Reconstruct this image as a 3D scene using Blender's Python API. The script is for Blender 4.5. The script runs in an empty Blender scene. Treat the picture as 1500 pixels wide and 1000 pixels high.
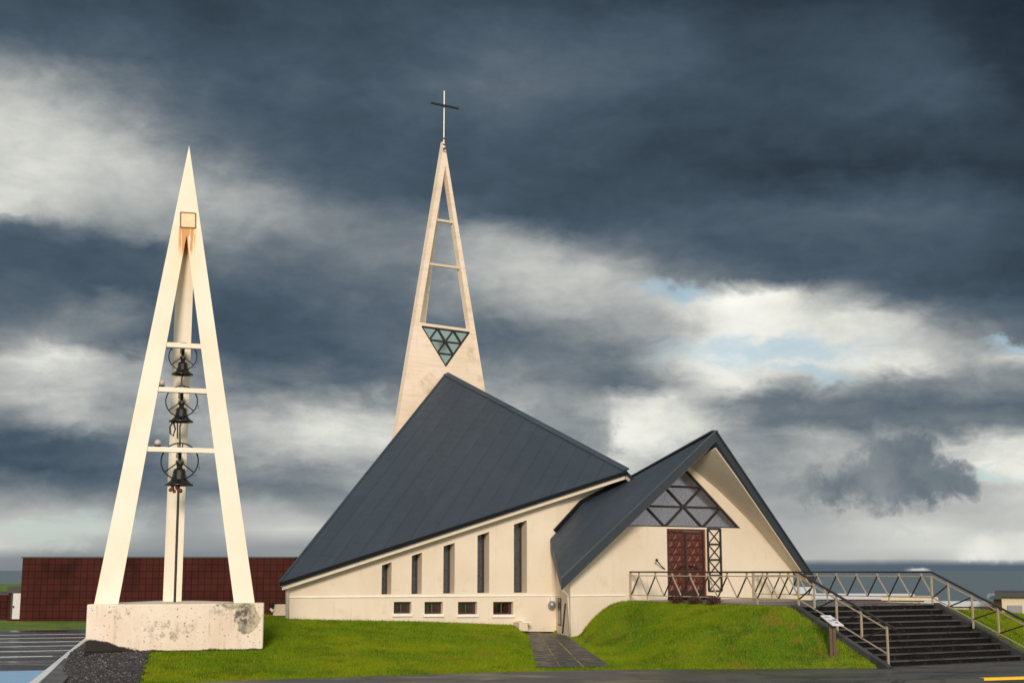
import bpy, math, random
import numpy as np
from mathutils import Vector, Matrix
from mathutils.geometry import tessellate_polygon
random.seed(7); rng = np.random.default_rng(7)
R = math.radians
sc = bpy.context.scene
col = sc.collection
# ------------------------------------------------------------------ camera geometry (survey of the site)
EYE = 2.47; TILT = math.atan(335/2000)
cT, sT = math.cos(TILT), math.sin(TILT)
def ray(px, py):
    u = (px-750)/2000; v = (500-py)/2000
    return Vector((u, cT - v*sT, sT + v*cT))
def atY(px, py, Y):
    r = ray(px, py); k = Y/r.y
    return Vector((r.x*k, Y, EYE + r.z*k))
def hit(px, py, p, n):
    r = ray(px, py); e = Vector((0, 0, EYE))
    return e + r*((Vector(p)-e).dot(n)/r.dot(n))
def V(*a): return Vector(a)
# ------------------------------------------------------------------ mesh builder
class MB:
    def __init__(s): s.v = []; s.f = []; s.uv = None
    def add(s, vs, fs):
        o = len(s.v); s.v += [Vector(q) for q in vs]; s.f += [tuple(i+o for i in f) for f in fs]; return s
    def box(s, c, ax, ay, az):
        c = Vector(c); ax, ay, az = Vector(ax), Vector(ay), Vector(az)
        vs = [c+ax*i+ay*j+az*k for k in (-1, 1) for j in (-1, 1) for i in (-1, 1)]
        return s.add(vs, [(0,2,3,1),(4,5,7,6),(0,1,5,4),(2,6,7,3),(0,4,6,2),(1,3,7,5)])
    def bar(s, a, b, w, h, up=(0, 0, 1)):
        a, b = Vector(a), Vector(b); d = b-a; L = d.length; d.normalize()
        x = d.cross(Vector(up))
        if x.length < 1e-4: x = d.cross(Vector((1, 0, 0)))
        x.normalize(); y = x.cross(d)
        return s.box((a+b)/2, d*L/2, x*w/2, y*h/2)
    def tube(s, pts, r, n=8, closed=False, caps=True):
        pts = [Vector(p) for p in pts]; m = len(pts); rings = []
        for i, p in enumerate(pts):
            if closed: d = pts[(i+1) % m]-pts[i-1]
            else: d = pts[min(i+1, m-1)]-pts[max(i-1, 0)]
            d.normalize(); x = d.cross(Vector((0.13, 0.21, 1)))
            if abs(d.z) > .97: x = d.cross(Vector((0.3, 1, 0.05)))
            x.normalize(); y = x.cross(d); rr = r[i] if isinstance(r, (list, tuple)) else r
            rings.append([p + x*math.cos(2*math.pi*k/n)*rr + y*math.sin(2*math.pi*k/n)*rr for k in range(n)])
        vs = [q for g in rings for q in g]; fs = []
        for i in range(m if closed else m-1):
            for k in range(n):
                j = (i+1) % m
                fs.append((i*n+k, i*n+(k+1) % n, j*n+(k+1) % n, j*n+k))
        if caps and not closed: fs += [tuple(range(n))[::-1], tuple((m-1)*n+k for k in range(n))]
        return s.add(vs, fs)
    def lathe(s, c, prof, n=28):
        c = Vector(c); vs = []; fs = []; m = len(prof)
        for (r, z) in prof:
            for k in range(n): vs.append(c+Vector((r*math.cos(2*math.pi*k/n), r*math.sin(2*math.pi*k/n), z)))
        for i in range(m-1):
            for k in range(n): fs.append((i*n+k, i*n+(k+1) % n, (i+1)*n+(k+1) % n, (i+1)*n+k))
        return s.add(vs, fs)
    def sphere(s, c, r, n=16, m=10):
        return s.lathe(c, [(max(r*math.sin(math.pi*i/m), 1e-4), -r*math.cos(math.pi*i/m)) for i in range(m+1)], n)
    def prism(s, loop, d):
        d = Vector(d); n = len(loop); loop = [Vector(p) for p in loop]
        tri = tessellate_polygon([loop])
        return s.add(loop+[p+d for p in loop], [tuple(t) for t in tri]+[tuple(i+n for i in t[::-1]) for t in tri]+[(i, (i+1) % n, (i+1) % n+n, i+n) for i in range(n)])
    def plate(s, outer, holes, d, back=True, hole_d=None):
        loops = [[Vector(p) for p in outer]]+[[Vector(p) for p in h] for h in holes]
        tri = tessellate_polygon(loops); flat = [p for l in loops for p in l]; N = len(flat); d = Vector(d)
        s.add(flat, [tuple(t) for t in tri])
        if back: s.add([p+d for p in flat], [tuple(t[::-1]) for t in tri])
        for li, l in enumerate(loops):
            dd = d if (li == 0 or hole_d is None) else Vector(hole_d[li-1]); n = len(l)
            if li == 0 and not back: continue
            s.add(l+[p+dd for p in l], [(i, (i+1) % n, (i+1) % n+n, i+n) for i in range(n)])
        return s
    def build(s, name, m, parent=None, smooth=False, bevel=0, structure=None, weld=True):
        off = parent_world(parent)
        me = bpy.data.meshes.new(name)
        me.from_pydata([tuple(q-off) for q in s.v], [], s.f)
        import bmesh
        bm = bmesh.new(); bm.from_mesh(me)
        if weld: bmesh.ops.remove_doubles(bm, verts=bm.verts, dist=1e-5)
        bmesh.ops.recalc_face_normals(bm, faces=bm.faces)
        bm.to_mesh(me); bm.free()
        if smooth:
            for p in me.polygons: p.use_smooth = True
        me.materials.append(m)
        o = bpy.data.objects.new(name, me); col.objects.link(o)
        if parent: o.parent = parent
        if bevel:
            b = o.modifiers.new('bevel', 'BEVEL'); b.width = bevel; b.segments = 2; b.limit_method = 'ANGLE'; b.angle_limit = R(35)
        if structure: o['kind'] = structure
        return o
def parent_world(p):
    o = Vector((0, 0, 0))
    while p: o = o + p.location; p = p.parent
    return o
def thing(name, label, cat, loc, group=None):
    o = bpy.data.objects.new(name, None); col.objects.link(o); o.location = loc; o.empty_display_size = .2
    return tag(o, label, cat, group)
def tag(o, label, cat, group=None):
    o['label'] = label; o['category'] = cat
    if group: o['group'] = group
    return o
def copy_tree(o, parent=None):
    c = o.copy(); col.objects.link(c); c.parent = parent
    for ch in list(o.children): copy_tree(ch, c)
    return c
# ------------------------------------------------------------------ materials
def lin(*rgb): return tuple(((c/255)/12.92 if c/255 <= .04045 else ((c/255+.055)/1.055)**2.4) for c in rgb)
class NT:
    def __init__(s, tree): s.t = tree; s.n = tree.nodes; s.l = tree.links
    def node(s, ty, **kw):
        n = s.n.new(ty)
        for k, v in kw.items():
            if k.startswith('_'): setattr(n, k[1:], v)
        return n
    def put(s, sock, v):
        if isinstance(v, bpy.types.NodeSocket): s.l.new(v, sock)
        elif v is not None:
            if isinstance(v, (tuple, list)) and len(v) == 3 and sock.type == 'RGBA': v = (*v, 1)
            sock.default_value = v
    def math(s, op, a, b=None, c=None, clamp=False):
        n = s.n.new('ShaderNodeMath'); n.operation = op; n.use_clamp = clamp
        s.put(n.inputs[0], a); s.put(n.inputs[1], b)
        if c is not None: s.put(n.inputs[2], c)
        return n.outputs[0]
    def vmath(s, op, a, b=None, sc_=None):
        n = s.n.new('ShaderNodeVectorMath'); n.operation = op
        s.put(n.inputs[0], a); s.put(n.inputs[1], b)
        if sc_ is not None: s.put(n.inputs['Scale'], sc_)
        return n.outputs[1] if op in ('LENGTH', 'DOT_PRODUCT', 'DISTANCE') else n.outputs[0]
    def mix(s, f, a, b, mode='MIX'):
        n = s.n.new('ShaderNodeMix'); n.data_type = 'RGBA'; n.blend_type = mode
        s.put(n.inputs[0], f); s.put(n.inputs[6], a); s.put(n.inputs[7], b); return n.outputs[2]
    def mixf(s, f, a, b):
        n = s.n.new('ShaderNodeMix'); n.data_type = 'FLOAT'
        s.put(n.inputs[0], f); s.put(n.inputs[2], a); s.put(n.inputs[3], b); return n.outputs[0]
    def rng(s, v, a, b, c=0., d=1., smooth=True):
        n = s.n.new('ShaderNodeMapRange'); n.interpolation_type = 'SMOOTHSTEP' if smooth else 'LINEAR'; n.clamp = True
        s.put(n.inputs[0], v)
        for i, q in enumerate((a, b, c, d)): s.put(n.inputs[i+1], q)
        return n.outputs[0]
    def noise(s, vec, scale, detail=4, rough=.55, dist=0., color=False):
        n = s.n.new('ShaderNodeTexNoise'); s.put(n.inputs['Vector'], vec)
        n.inputs['Scale'].default_value = scale; n.inputs['Detail'].default_value = detail
        n.inputs['Roughness'].default_value = rough; n.inputs['Distortion'].default_value = dist
        return n.outputs['Color' if color else 'Fac']
    def vscale(s, vec, xyz): return s.vmath('MULTIPLY', vec, xyz)
    def pos(s): return s.n.new('ShaderNodeNewGeometry').outputs['Position']
    def ramp(s, f, stops, interp='LINEAR'):
        n = s.n.new('ShaderNodeValToRGB'); r = n.color_ramp; r.interpolation = interp
        while len(r.elements) < len(stops): r.elements.new(.5)
        for e, (p, c) in zip(r.elements, stops): e.position = p; e.color = (*c, 1) if not isinstance(c, float) else (c, c, c, 1)
        s.put(n.inputs[0], f); return n.outputs[0]
def mat(name):
    m = bpy.data.materials.new(name); m.use_nodes = True; t = NT(m.node_tree)
    return m, t, t.n['Principled BSDF']
def bump(t, b, h, strength=.3, dist=.02):
    n = t.n.new('ShaderNodeBump'); n.inputs['Strength'].default_value = strength; n.inputs['Distance'].default_value = dist
    t.put(n.inputs['Height'], h); t.l.new(n.outputs[0], b.inputs['Normal'])
def simple(name, c, rough=.6, metal=0., var=.15, scale=6., bmp=.1):
    m, t, b = mat(name); p = t.pos(); n = t.noise(p, scale, 5)
    cc = t.mix(n, tuple(x*(1-var) for x in c), tuple(min(1, x*(1+var)) for x in c))
    t.put(b.inputs['Base Color'], cc); b.inputs['Roughness'].default_value = rough; b.inputs['Metallic'].default_value = metal
    if bmp: bump(t, b, t.noise(p, scale*6, 3), bmp, .01)
    return m
def plaster(name, c, streak=.5):
    m, t, b = mat(name); p = t.pos()
    n1 = t.noise(p, .7, 5, .6); n2 = t.noise(p, 9, 4, .6); st = t.noise(t.vscale(p, (5, 5, .5)), 1.3, 5, .65)
    c2 = tuple(x*k for x, k in zip(c, (.80, .76, .70)))
    a = t.mix(t.rng(n1, .35, .75), c, tuple(x*k for x, k in zip(c, (.93, .91, .87))))
    a = t.mix(t.math('MULTIPLY', t.rng(st, .55, .8), streak), a, c2)
    a = t.mix(t.math('MULTIPLY', t.rng(n2, .62, .75), .25), a, c2)
    n7 = t.noise(t.vmath('ADD', p, (5., 9., 2.)), 1.6, 6, .68); a = t.mix(t.math('MULTIPLY', t.rng(n7, .56, .70), .5), a, tuple(x*k for x, k in zip(c, (.84, .74, .66))))
    st2 = t.noise(t.vscale(p, (16, 16, .8)), 1., 4, .7); a = t.mix(t.math('MULTIPLY', t.rng(st2, .60, .76), streak*.6), a, tuple(x*k for x, k in zip(c, (.66, .62, .56))))
    t.put(b.inputs['Base Color'], a); b.inputs['Roughness'].default_value = .85
    bump(t, b, t.math('ADD', t.noise(p, 40, 4), t.math('MULTIPLY', n2, .6)), .25, .012)
    return m
CREAM = (.74, .635, .505)
M = {}
M['wall'] = plaster('cream_plaster', CREAM)
M['soffit'] = plaster('soffit_plaster', (.70, .62, .50), .3)
M['spire'] = plaster('spire_concrete', (.82, .68, .55), .8)
def board_marks():
    m = M['spire']; t = NT(m.node_tree); b = t.n['Principled BSDF']; p = t.pos(); src = b.inputs['Base Color'].links[0].from_socket
    ln = t.noise(t.vscale(p, (.5, .5, 9)), 1., 4, .6); bl = t.noise(t.vmath('ADD', p, (3., 1., 8.)), .9, 6, .68)
    c = t.mix(t.math('MULTIPLY', t.rng(ln, .48, .68), .45), src, (.62, .46, .34)); c = t.mix(t.math('MULTIPLY', t.rng(bl, .56, .70), .7), c, (.50, .37, .24))
    t.put(b.inputs['Base Color'], c)
board_marks()
M['sill'] = simple('white_sill_paint', (.82, .78, .70), .6)
M['dark_metal'] = simple('dark_brown_metal', (.030, .024, .021), .45, .2)
M['gutter'] = simple('black_gutter', (.007, .008, .010), .5)
M['bronze'] = simple('pale_bronze_rail_metal', (.46, .375, .27), .42, .35, .2, 8)
M['pale_metal'] = simple('pale_bar', (.62, .52, .36), .5)
M['pipe'] = simple('white_pipe', (.72, .66, .58), .45)
M['frame'] = simple('dark_window_frame', (.022, .018, .017), .5)
M['redframe'] = simple('dark_red_frame', (.07, .018, .018), .5)
M['curtain'] = simple('red_curtain', (.22, .03, .035), .9)
M['inside'] = simple('dark_interior', (.012, .012, .014), .9)
M['wood_red'] = simple('red_brown_door_wood', (.115, .027, .015), .45, 0, .35, 5)
M['wood_dark'] = simple('dark_door_wood', (.032, .010, .007), .55, 0, .3, 5)
M['wood_post'] = simple('weathered_post_wood', (.105, .062, .036), .8, 0, .6, 14)
M['step'] = simple('dark_wet_step', (.0065, .0055, .0055), .6, 0, .9, 7, .6)
M['panel'] = simple('white_info_panel', (.74, .73, .80), .35)
M['ink'] = simple('printed_ink', (.16, .13, .17), .5)
M['lampglass'] = simple('pinkish_globe', (.50, .42, .37), .3)
M['bell'] = simple('black_bronze_bell', (.045, .043, .040), .28, .75, .5, 7)
M['iron'] = simple('black_iron', (.02, .018, .017), .5, .3)
M['rustred'] = simple('red_rust', (.14, .035, .02), .8)
M['white_door'] = simple('grey_white_door', (.58, .56, .55), .5)
M['white_roof'] = simple('white_metal_roof', (.88, .90, .93), .5)
M['house_cream'] = simple('cream_house_wall', (.62, .52, .37), .8)
M['house_red'] = simple('red_house_wall', (.25, .09, .07), .8)
M['house_brick'] = simple('orange_house_wall', (.45, .24, .13), .8)
M['house_white'] = simple('pale_house_wall', (.60, .57, .52), .8)
M['garage'] = simple('grey_garage_door', (.22, .23, .25), .5)
M['roof_dark'] = simple('dark_felt_roof', (.05, .045, .04), .7)
M['roof_grey'] = simple('grey_metal_roof', (.30, .34, .36), .45)
M['twig'] = simple('red_brown_twigs', (.065, .026, .018), .9)
M['white_paint'] = simple('white_road_paint', (.84, .84, .84), .5, 0, .25, 4)
M['yellow_paint'] = simple('yellow_road_paint', (.85, .50, .015), .5, 0, .2, 4)

def roof_mat(name, seam=True):
    m, t, b = mat(name); uv = t.n.new('ShaderNodeUVMap').outputs[0]; p = t.pos()
    base, alt = (.027, .039, .056), (.037, .051, .071)
    n = t.noise(p, .5, 5); c = t.mix(n, base, alt); sk = t.noise(t.vscale(uv, (.25, 3.5, 1)), 1., 5, .65); c = t.mix(t.math('MULTIPLY', t.rng(sk, .5, .75), .4), c, (.062, .074, .086))
    if seam:
        br = t.n.new('ShaderNodeTexBrick'); t.put(br.inputs['Vector'], uv); br.inputs['Scale'].default_value = 1.
        br.inputs['Brick Width'].default_value = 2.6; br.inputs['Row Height'].default_value = .62; br.inputs['Mortar Size'].default_value = .014
        br.inputs['Mortar Smooth'].default_value = .3; br.offset = .37
        br.inputs['Color1'].default_value = (.96, .96, .96, 1); br.inputs['Color2'].default_value = (1.04, 1.04, 1.04, 1); br.inputs['Mortar'].default_value = (.66, .66, .66, 1)
        c = t.mix(1., c, br.outputs[0], 'MULTIPLY')
        bump(t, b, t.math('ADD', t.math('MULTIPLY', br.outputs['Fac'], -1.), t.math('MULTIPLY', t.noise(p, 1.5, 3), .5)), .5, .02)
    else:
        sp = t.noise(t.vscale(p, (1, 1, 1)), 2.2, 4); c = t.mix(t.math('MULTIPLY', sp, .5), c, tuple(x*1.5 for x in alt))
        br = t.n.new('ShaderNodeTexBrick'); t.put(br.inputs['Vector'], uv); br.inputs['Scale'].default_value = 1.
        br.inputs['Brick Width'].default_value = 9.; br.inputs['Row Height'].default_value = .55; br.inputs['Mortar Size'].default_value = .012
        br.inputs['Color1'].default_value = (.95, .95, .95, 1); br.inputs['Color2'].default_value = (1.06, 1.06, 1.06, 1); br.inputs['Mortar'].default_value = (.7, .7, .7, 1)
        c = t.mix(1., c, br.outputs[0], 'MULTIPLY'); bump(t, b, sp, .25, .02)
    t.put(b.inputs['Base Color'], c); t.put(b.inputs['Roughness'], t.rng(t.noise(p, 3, 3), .3, .7, .42, .62))
    return m
M['flash'] = simple('grey_blue_flashing', (.060, .074, .090), .4, .1, .2, 4)
M['roof'] = roof_mat('slate_blue_roof_sheets'); M['roof2'] = roof_mat('slate_blue_porch_roof', False)

def glass_mat(name, c, rough=.12, metal=.55, pat=60, strength=.25):
    m, t, b = mat(name); p = t.pos()
    v = t.n.new('ShaderNodeTexVoronoi'); t.put(v.inputs['Vector'], p); v.inputs['Scale'].default_value = pat*.35
    n = t.noise(p, pat*.4, 3)
    k = t.rng(t.math('ADD', v.outputs['Distance'], n), .5, 1.1)
    ve = t.n.new('ShaderNodeTexVoronoi'); ve.feature = 'DISTANCE_TO_EDGE'; t.put(ve.inputs['Vector'], t.vscale(p, (1, 1, 1.6))); ve.inputs['Scale'].default_value = pat*.13; ve.inputs['Randomness'].default_value = .7
    k = t.math('MULTIPLY', k, t.rng(ve.outputs['Distance'], .02, .10, .55 if pat > 20 else 1., 1.))
    t.put(b.inputs['Base Color'], t.mix(k, tuple(x*.7 for x in c), tuple(x*1.3 for x in c)))
    b.inputs['Roughness'].default_value = rough; b.inputs['Metallic'].default_value = metal
    bump(t, b, k, strength, .01); return m
M['gable_glass'] = glass_mat('patterned_gable_glass', (.19, .185, .205), .07, .75, 60, .06)
M['slit_glass'] = glass_mat('dark_slit_glass', (.10, .105, .11), .2, .6, 40, .3)
M['spire_glass'] = glass_mat('green_grey_spire_glass', (.22, .29, .27), .06, .8, 4, .02)
def clear_glass():
    m, t, b = mat('clear_window_glass'); out = t.n['Material Output']
    g = t.n.new('ShaderNodeBsdfGlossy'); g.inputs['Roughness'].default_value = .03; g.inputs['Color'].default_value = (.9, .93, .95, 1)
    tr = t.n.new('ShaderNodeBsdfTransparent'); tr.inputs['Color'].default_value = (.75, .76, .76, 1)
    mx = t.n.new('ShaderNodeMixShader'); fr = t.n.new('ShaderNodeFresnel'); fr.inputs['IOR'].default_value = 1.5
    t.put(mx.inputs[0], t.math('ADD', fr.outputs[0], .08)); t.l.new(tr.outputs[0], mx.inputs[1]); t.l.new(g.outputs[0], mx.inputs[2]); t.l.new(mx.outputs[0], out.inputs[0])
    return m
M['clear'] = clear_glass()

def grass_mat(name, blades):
    m, t, b = mat(name); p = t.pos()
    n1 = t.noise(p, .35, 5, .6); n2 = t.noise(p, 2.2, 4, .6)
    c = t.mix(t.rng(n1, .40, .62), (.062, .190, .002), (.195, .272, .003))
    c = t.mix(t.math('MULTIPLY', t.rng(n2, .50, .72), .5), c, (.22, .19, .012))
    n5 = t.noise(p, .75, 5, .65); n6 = t.noise(t.vmath('ADD', p, (31., 7., 3.)), 1.1, 5, .62)
    c = t.mix(t.math('MULTIPLY', t.rng(n5, .54, .66), .7), c, (.25, .17, .02))
    c = t.mix(t.math('MULTIPLY', t.rng(n6, .50, .62), .75), c, (.030, .095, .002))
    if blades:
        gi = t.n.new('ShaderNodeNewGeometry').outputs['Random Per Island']
        c = t.mix(t.rng(gi, .0, 1., .15, .8), c, t.mix(gi, (.03, .10, .002), (.30, .31, .02)))
        b.inputs['Roughness'].default_value = .6
        b.inputs['Specular IOR Level'].default_value = .06
    else:
        c = t.mix(.25, c, (.04, .06, .006)); b.inputs['Roughness'].default_value = .95
        bump(t, b, t.noise(p, 14, 4), .8, .05)
    t.put(b.inputs['Base Color'], c); return m
M['lawn'] = grass_mat('lawn_ground', False); M['blades'] = grass_mat('grass_blades', True)
def asphalt(name, c0, c1, wet):
    m, t, b = mat(name); p = t.pos()
    n1 = t.noise(t.vscale(p, (.35, 1., 1)), .8, 5, .6); n2 = t.noise(p, 25, 4)
    w = t.rng(n1, .44, .60)
    c = t.mix(w, c1, c0); c = t.mix(t.math('MULTIPLY', n2, .35), c, tuple(x*1.9 for x in c1))
    ck = t.n.new('ShaderNodeTexVoronoi'); ck.feature = 'DISTANCE_TO_EDGE'; ck.inputs['Scale'].default_value = .33; t.put(ck.inputs['Vector'], t.vmath('ADD', p, t.vmath('SCALE', t.noise(p, 1.6, 5, .65, color=True), sc_=.9)))
    c = t.mix(t.math('MULTIPLY', t.rng(ck.outputs['Distance'], .004, .016, 1, 0), .7), c, (.006, .006, .006)); pt = t.noise(t.vmath('ADD', p, (40., 3., 0.)), .45, 3, .5); c = t.mix(t.math('MULTIPLY', t.rng(pt, .54, .57), .45), c, tuple(x*1.5 for x in c1))
    t.put(b.inputs['Base Color'], c); t.put(b.inputs['Roughness'], t.mixf(w, .55, wet))
    bump(t, b, n2, .35, .01); return m
M['asphalt'] = asphalt('wet_car_park_asphalt', (.018, .019, .022), (.040, .040, .044), .12)
M['pave'] = asphalt('damp_pavement_asphalt', (.028, .028, .030), (.075, .072, .068), .30)
def path_mat():
    m, t, b = mat('dark_path_slabs'); p = t.pos(); n = t.noise(p, 3., 6, .7); n2 = t.noise(p, 30., 4, .6)
    c = t.mix(t.rng(n, .35, .68), (.018, .017, .019), (.060, .055, .055)); c = t.mix(t.math('MULTIPLY', t.rng(n2, .5, .7), .5), c, (.10, .09, .085))
    wv = t.n.new('ShaderNodeTexWave'); wv.bands_direction = 'Y'; t.put(wv.inputs['Vector'], p); wv.inputs['Scale'].default_value = .21; wv.inputs['Distortion'].default_value = .8; wv.inputs['Detail'].default_value = 3
    c = t.mix(t.rng(wv.outputs['Fac'], .982, .996), c, (.008, .008, .008))
    t.put(b.inputs['Base Color'], c); t.put(b.inputs['Roughness'], t.rng(n, .3, .7, .3, .7)); bump(t, b, t.math('ADD', n, t.math('MULTIPLY', n2, .5)), .5, .03); return m
M['path'] = path_mat()
M['kerb'] = asphalt('dark_kerb_stone', (.018, .018, .018), (.045, .043, .042), .4)
M['gravel'] = simple('dark_lava_gravel', (.024, .022, .023), .8, 0, .85, 30, .8)
def stone_mat():
    m, t, b = mat('lava_stones'); g = t.n.new('ShaderNodeNewGeometry').outputs['Random Per Island']
    t.put(b.inputs['Base Color'], t.ramp(g, [(0., (.012, .011, .012)), (.7, (.045, .041, .043)), (.93, (.09, .083, .085)), (1., (.20, .18, .17))])); b.inputs['Roughness'].default_value = .75; return m
M['stones'] = stone_mat()
M['soil'] = simple('dark_wet_concrete_foot', (.022, .017, .015), .8, 0, .4, 6, .4)
M['concrete'] = plaster('old_pale_concrete', (.66, .55, .42), .8)
M['landing'] = asphalt('wet_landing_slab', (.035, .034, .036), (.09, .085, .085), .25)
M['tread'] = asphalt('wet_stair_tread', (.020, .019, .020), (.050, .047, .046), .3)
for k_ in ('step', 'gutter', 'soil'): M[k_].node_tree.nodes['Principled BSDF'].inputs['Specular IOR Level'].default_value = .12
def riser_specks():
    m = M['step']; t = NT(m.node_tree); b = t.n['Principled BSDF']; p = t.pos(); src = b.inputs['Base Color'].links[0].from_socket
    c = t.mix(t.rng(t.noise(p, 9, 5, .7), .56, .66), src, (.035, .026, .024)); c = t.mix(t.rng(t.noise(p, 15, 4, .6), .68, .71), c, (.16, .14, .13))
    t.put(b.inputs['Base Color'], c)
riser_specks()
def blue_mat():
    m, t, b = mat('blue_painted_asphalt'); p = t.pos(); n = t.noise(t.vscale(p, (.6, 3, 1)), 2, 5, .65); n2 = t.noise(p, 3.5, 3)
    c = t.mix(t.rng(n, .35, .7), (.24, .48, .82), (.36, .60, .86)); c = t.mix(t.rng(n2, .70, .72), c, (.05, .06, .08))
    t.put(b.inputs['Base Color'], c); b.inputs['Roughness'].default_value = .35; bump(t, b, t.noise(p, 30, 3), .2, .01); return m
M['blue'] = blue_mat()
def tile_mat():
    m, t, b = mat('red_brown_square_tiles'); p = t.pos()
    uv = t.n.new('ShaderNodeUVMap').outputs[0]
    br = t.n.new('ShaderNodeTexBrick'); t.put(br.inputs['Vector'], uv); br.offset = 0; br.inputs['Scale'].default_value = 1
    br.inputs['Brick Width'].default_value = .335; br.inputs['Row Height'].default_value = .335; br.inputs['Mortar Size'].default_value = .016; br.inputs['Mortar Smooth'].default_value = .4
    br.inputs['Color1'].default_value = (.052, .0115, .0080, 1); br.inputs['Color2'].default_value = (.064, .0145, .0100, 1); br.inputs['Mortar'].default_value = (.016, .006, .005, 1)
    n = t.noise(p, .5, 5, .6); c = t.mix(t.rng(n, .45, .75), br.outputs[0], t.mix(1., br.outputs[0], (.45, .42, .42), 'MULTIPLY'))
    t.put(b.inputs['Base Color'], c); b.inputs['Roughness'].default_value = .7; b.inputs['Specular IOR Level'].default_value = .1
    bump(t, b, t.math('ADD', t.math('MULTIPLY', br.outputs['Fac'], -1.), t.math('MULTIPLY', t.noise(p, 6, 4), 1.2)), .6, .03); return m
M['tile'] = tile_mat()
def sea_mat():
    m, t, b = mat('grey_blue_sea'); p = t.pos()
    n = t.noise(t.vscale(p, (.004, .02, 1)), 1., 5, .6)
    t.put(b.inputs['Base Color'], t.mix(n, (.10, .15, .185), (.15, .195, .225))); b.inputs['Roughness'].default_value = .45
    b.inputs['Specular IOR Level'].default_value = .25
    bump(t, b, t.noise(p, .6, 4), .3, .3); return m
M['sea'] = sea_mat()
# ------------------------------------------------------------------ terrain
SO = V(-8.4, 30.7, 0); SD = V(.949, .3153, 0).normalized(); SN = V(-SD.y, SD.x, 0)      # pavement edge line, along / towards the church
F0 = V(3.79, 46, 0); TT = V(.866, .5, 0).normalized(); AA = V(TT.y, -TT.x, 0)             # porch front: along / outwards
def fp(s, q, z): return V(F0.x+TT.x*s+AA.x*q, F0.y+TT.y*s+AA.y*q, z)
ZP = 1.50; QE = 8.35; QB = 11.75; SW = 5.35                                              # landing height, stair top, stair foot, width
def sst(a, b, x): x = np.clip((x-a)/(b-a), 0, 1); return x*x*(3-2*x)
def edge_bow(x): return np.interp(x, [-8.4, -6, -3.5, -1, .5, 2, 4.5, 7.5, 10, 14], [0, .36, .72, .98, 1.04, .90, .45, -.25, -.85, -1.3])
def kerb_e(d): return -1.85+.078*d
def terr(x, y):
    x = np.asarray(x, float); y = np.asarray(y, float)
    e = (x-SO.x)*SD.x+(y-SO.y)*SD.y; d0_ = (x-SO.x)*SN.x+(y-SO.y)*SN.y; d = d0_-edge_bow(x); e = e-kerb_e(d0_)
    hs = np.interp(x, [-7.1, -3, 0, .16, .42, 3], [1.0, .90, .75, .70, .47, .47])
    fade = np.interp(e, [-.02, .02, .9, 1.9], [0, .20, .85, 1.])
    h = hs*fade*np.clip(d/12., 0, 1)**.95
    h = h*(1-sst(14, 26, d))
    # mound beside the landing and the stairs
    s = (x-F0.x)*TT.x+(y-F0.y)*TT.y; q = (x-F0.x)*AA.x+(y-F0.y)*AA.y
    ze = np.minimum(ZP-.02, np.clip(.435*(QB-.05-q), 0, 3)); ze = np.minimum(ze, .02+.52*np.maximum(d, 0))
    L = 2.05+.5*np.clip(q, -.5, 12)
    xx = np.clip(-s/(L+.12), 0, 1); wq = sst(1., 5.5, q)
    ml = (1-xx**2.1)*(1-wq)+(1-sst(.0, 1., xx)**.9)*wq
    mr = np.where(s > SW, 1-sst(0, 1, (s-SW)/16.), 1.)
    inner = ((s > -.02) & (s < SW+.02))
    ze = np.where(s > SW, np.minimum(ze, ZP-.20), ze)
    zm = ze*np.where(s <= 0, ml, mr); zm = zm*(1-sst(0, 8, -q-2.2))
    zm = np.where(inner, np.minimum(zm-.35, .9), zm)
    h = np.maximum(h, zm)
    h = np.where(inner & (q < QB) & (q > 0), zm, h)
    h = np.where((s > -.3) & (s < SW+.25) & (q >= QB-.2), 0, h)
    far = sst(62, 115, y)*sst(6, 16, x-.0*y)
    h = h*(1-far)-3.4*far
    h = np.where(d < 0, 0, h)
    h = np.where((d < 0) & (d0_ < -4.25), -.13, h)
    return h
def T1(x, y): return float(terr(x, y))
def grid_obj(name, xs, ys, zfun, m, kind='structure'):
    X, Y = np.meshgrid(xs, ys); Z = zfun(X, Y); nx, ny = len(xs), len(ys)
    vs = np.stack([X.ravel(), Y.ravel(), Z.ravel()], 1)
    i = np.arange(nx*ny).reshape(ny, nx); f = np.stack([i[:-1, :-1].ravel(), i[:-1, 1:].ravel(), i[1:, 1:].ravel(), i[1:, :-1].ravel()], 1)
    me = bpy.data.meshes.new(name); me.from_pydata(vs.tolist(), [], f.tolist()); me.polygons.foreach_set('use_smooth', [True]*len(me.polygons)); me.materials.append(m)
    o = bpy.data.objects.new(name, me); col.objects.link(o); o['kind'] = kind; return o
xs = np.concatenate([np.linspace(-420, -22, 30), np.arange(-20, 22, .22), np.linspace(24, 420, 40)])
ys = np.concatenate([np.linspace(-120, 24, 14), np.arange(25.5, 58, .22), np.linspace(59, 270, 70)])
def pd(x, y): return (x-SO.x)*SN.x+(y-SO.y)*SN.y-edge_bow(x)                   # distance inside the pavement edge
def pe(x, y): return (x-SO.x)*SD.x+(y-SO.y)*SD.y-kerb_e((x-SO.x)*SN.x+(y-SO.y)*SN.y)   # distance right of the car park kerb
ground = grid_obj('ground', xs, ys, lambda X, Y: terr(X, Y)-.03-np.where(pd(X, Y) < .02, .08, 0)-np.where(pe(X, Y) < .02, .05, 0), M['lawn'])
grid_obj('sea', np.concatenate([np.linspace(-9000, -400, 10), np.linspace(-380, 380, 9), np.linspace(400, 9000, 10)]), np.array([255., 400, 800, 2000, 6000, 26000]), lambda X, Y: X*0-4.2, M['sea'])
def ed(e, d, z): return V(SO.x+SD.x*e+SN.x*d, SO.y+SD.y*e+SN.y*d, z)
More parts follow.
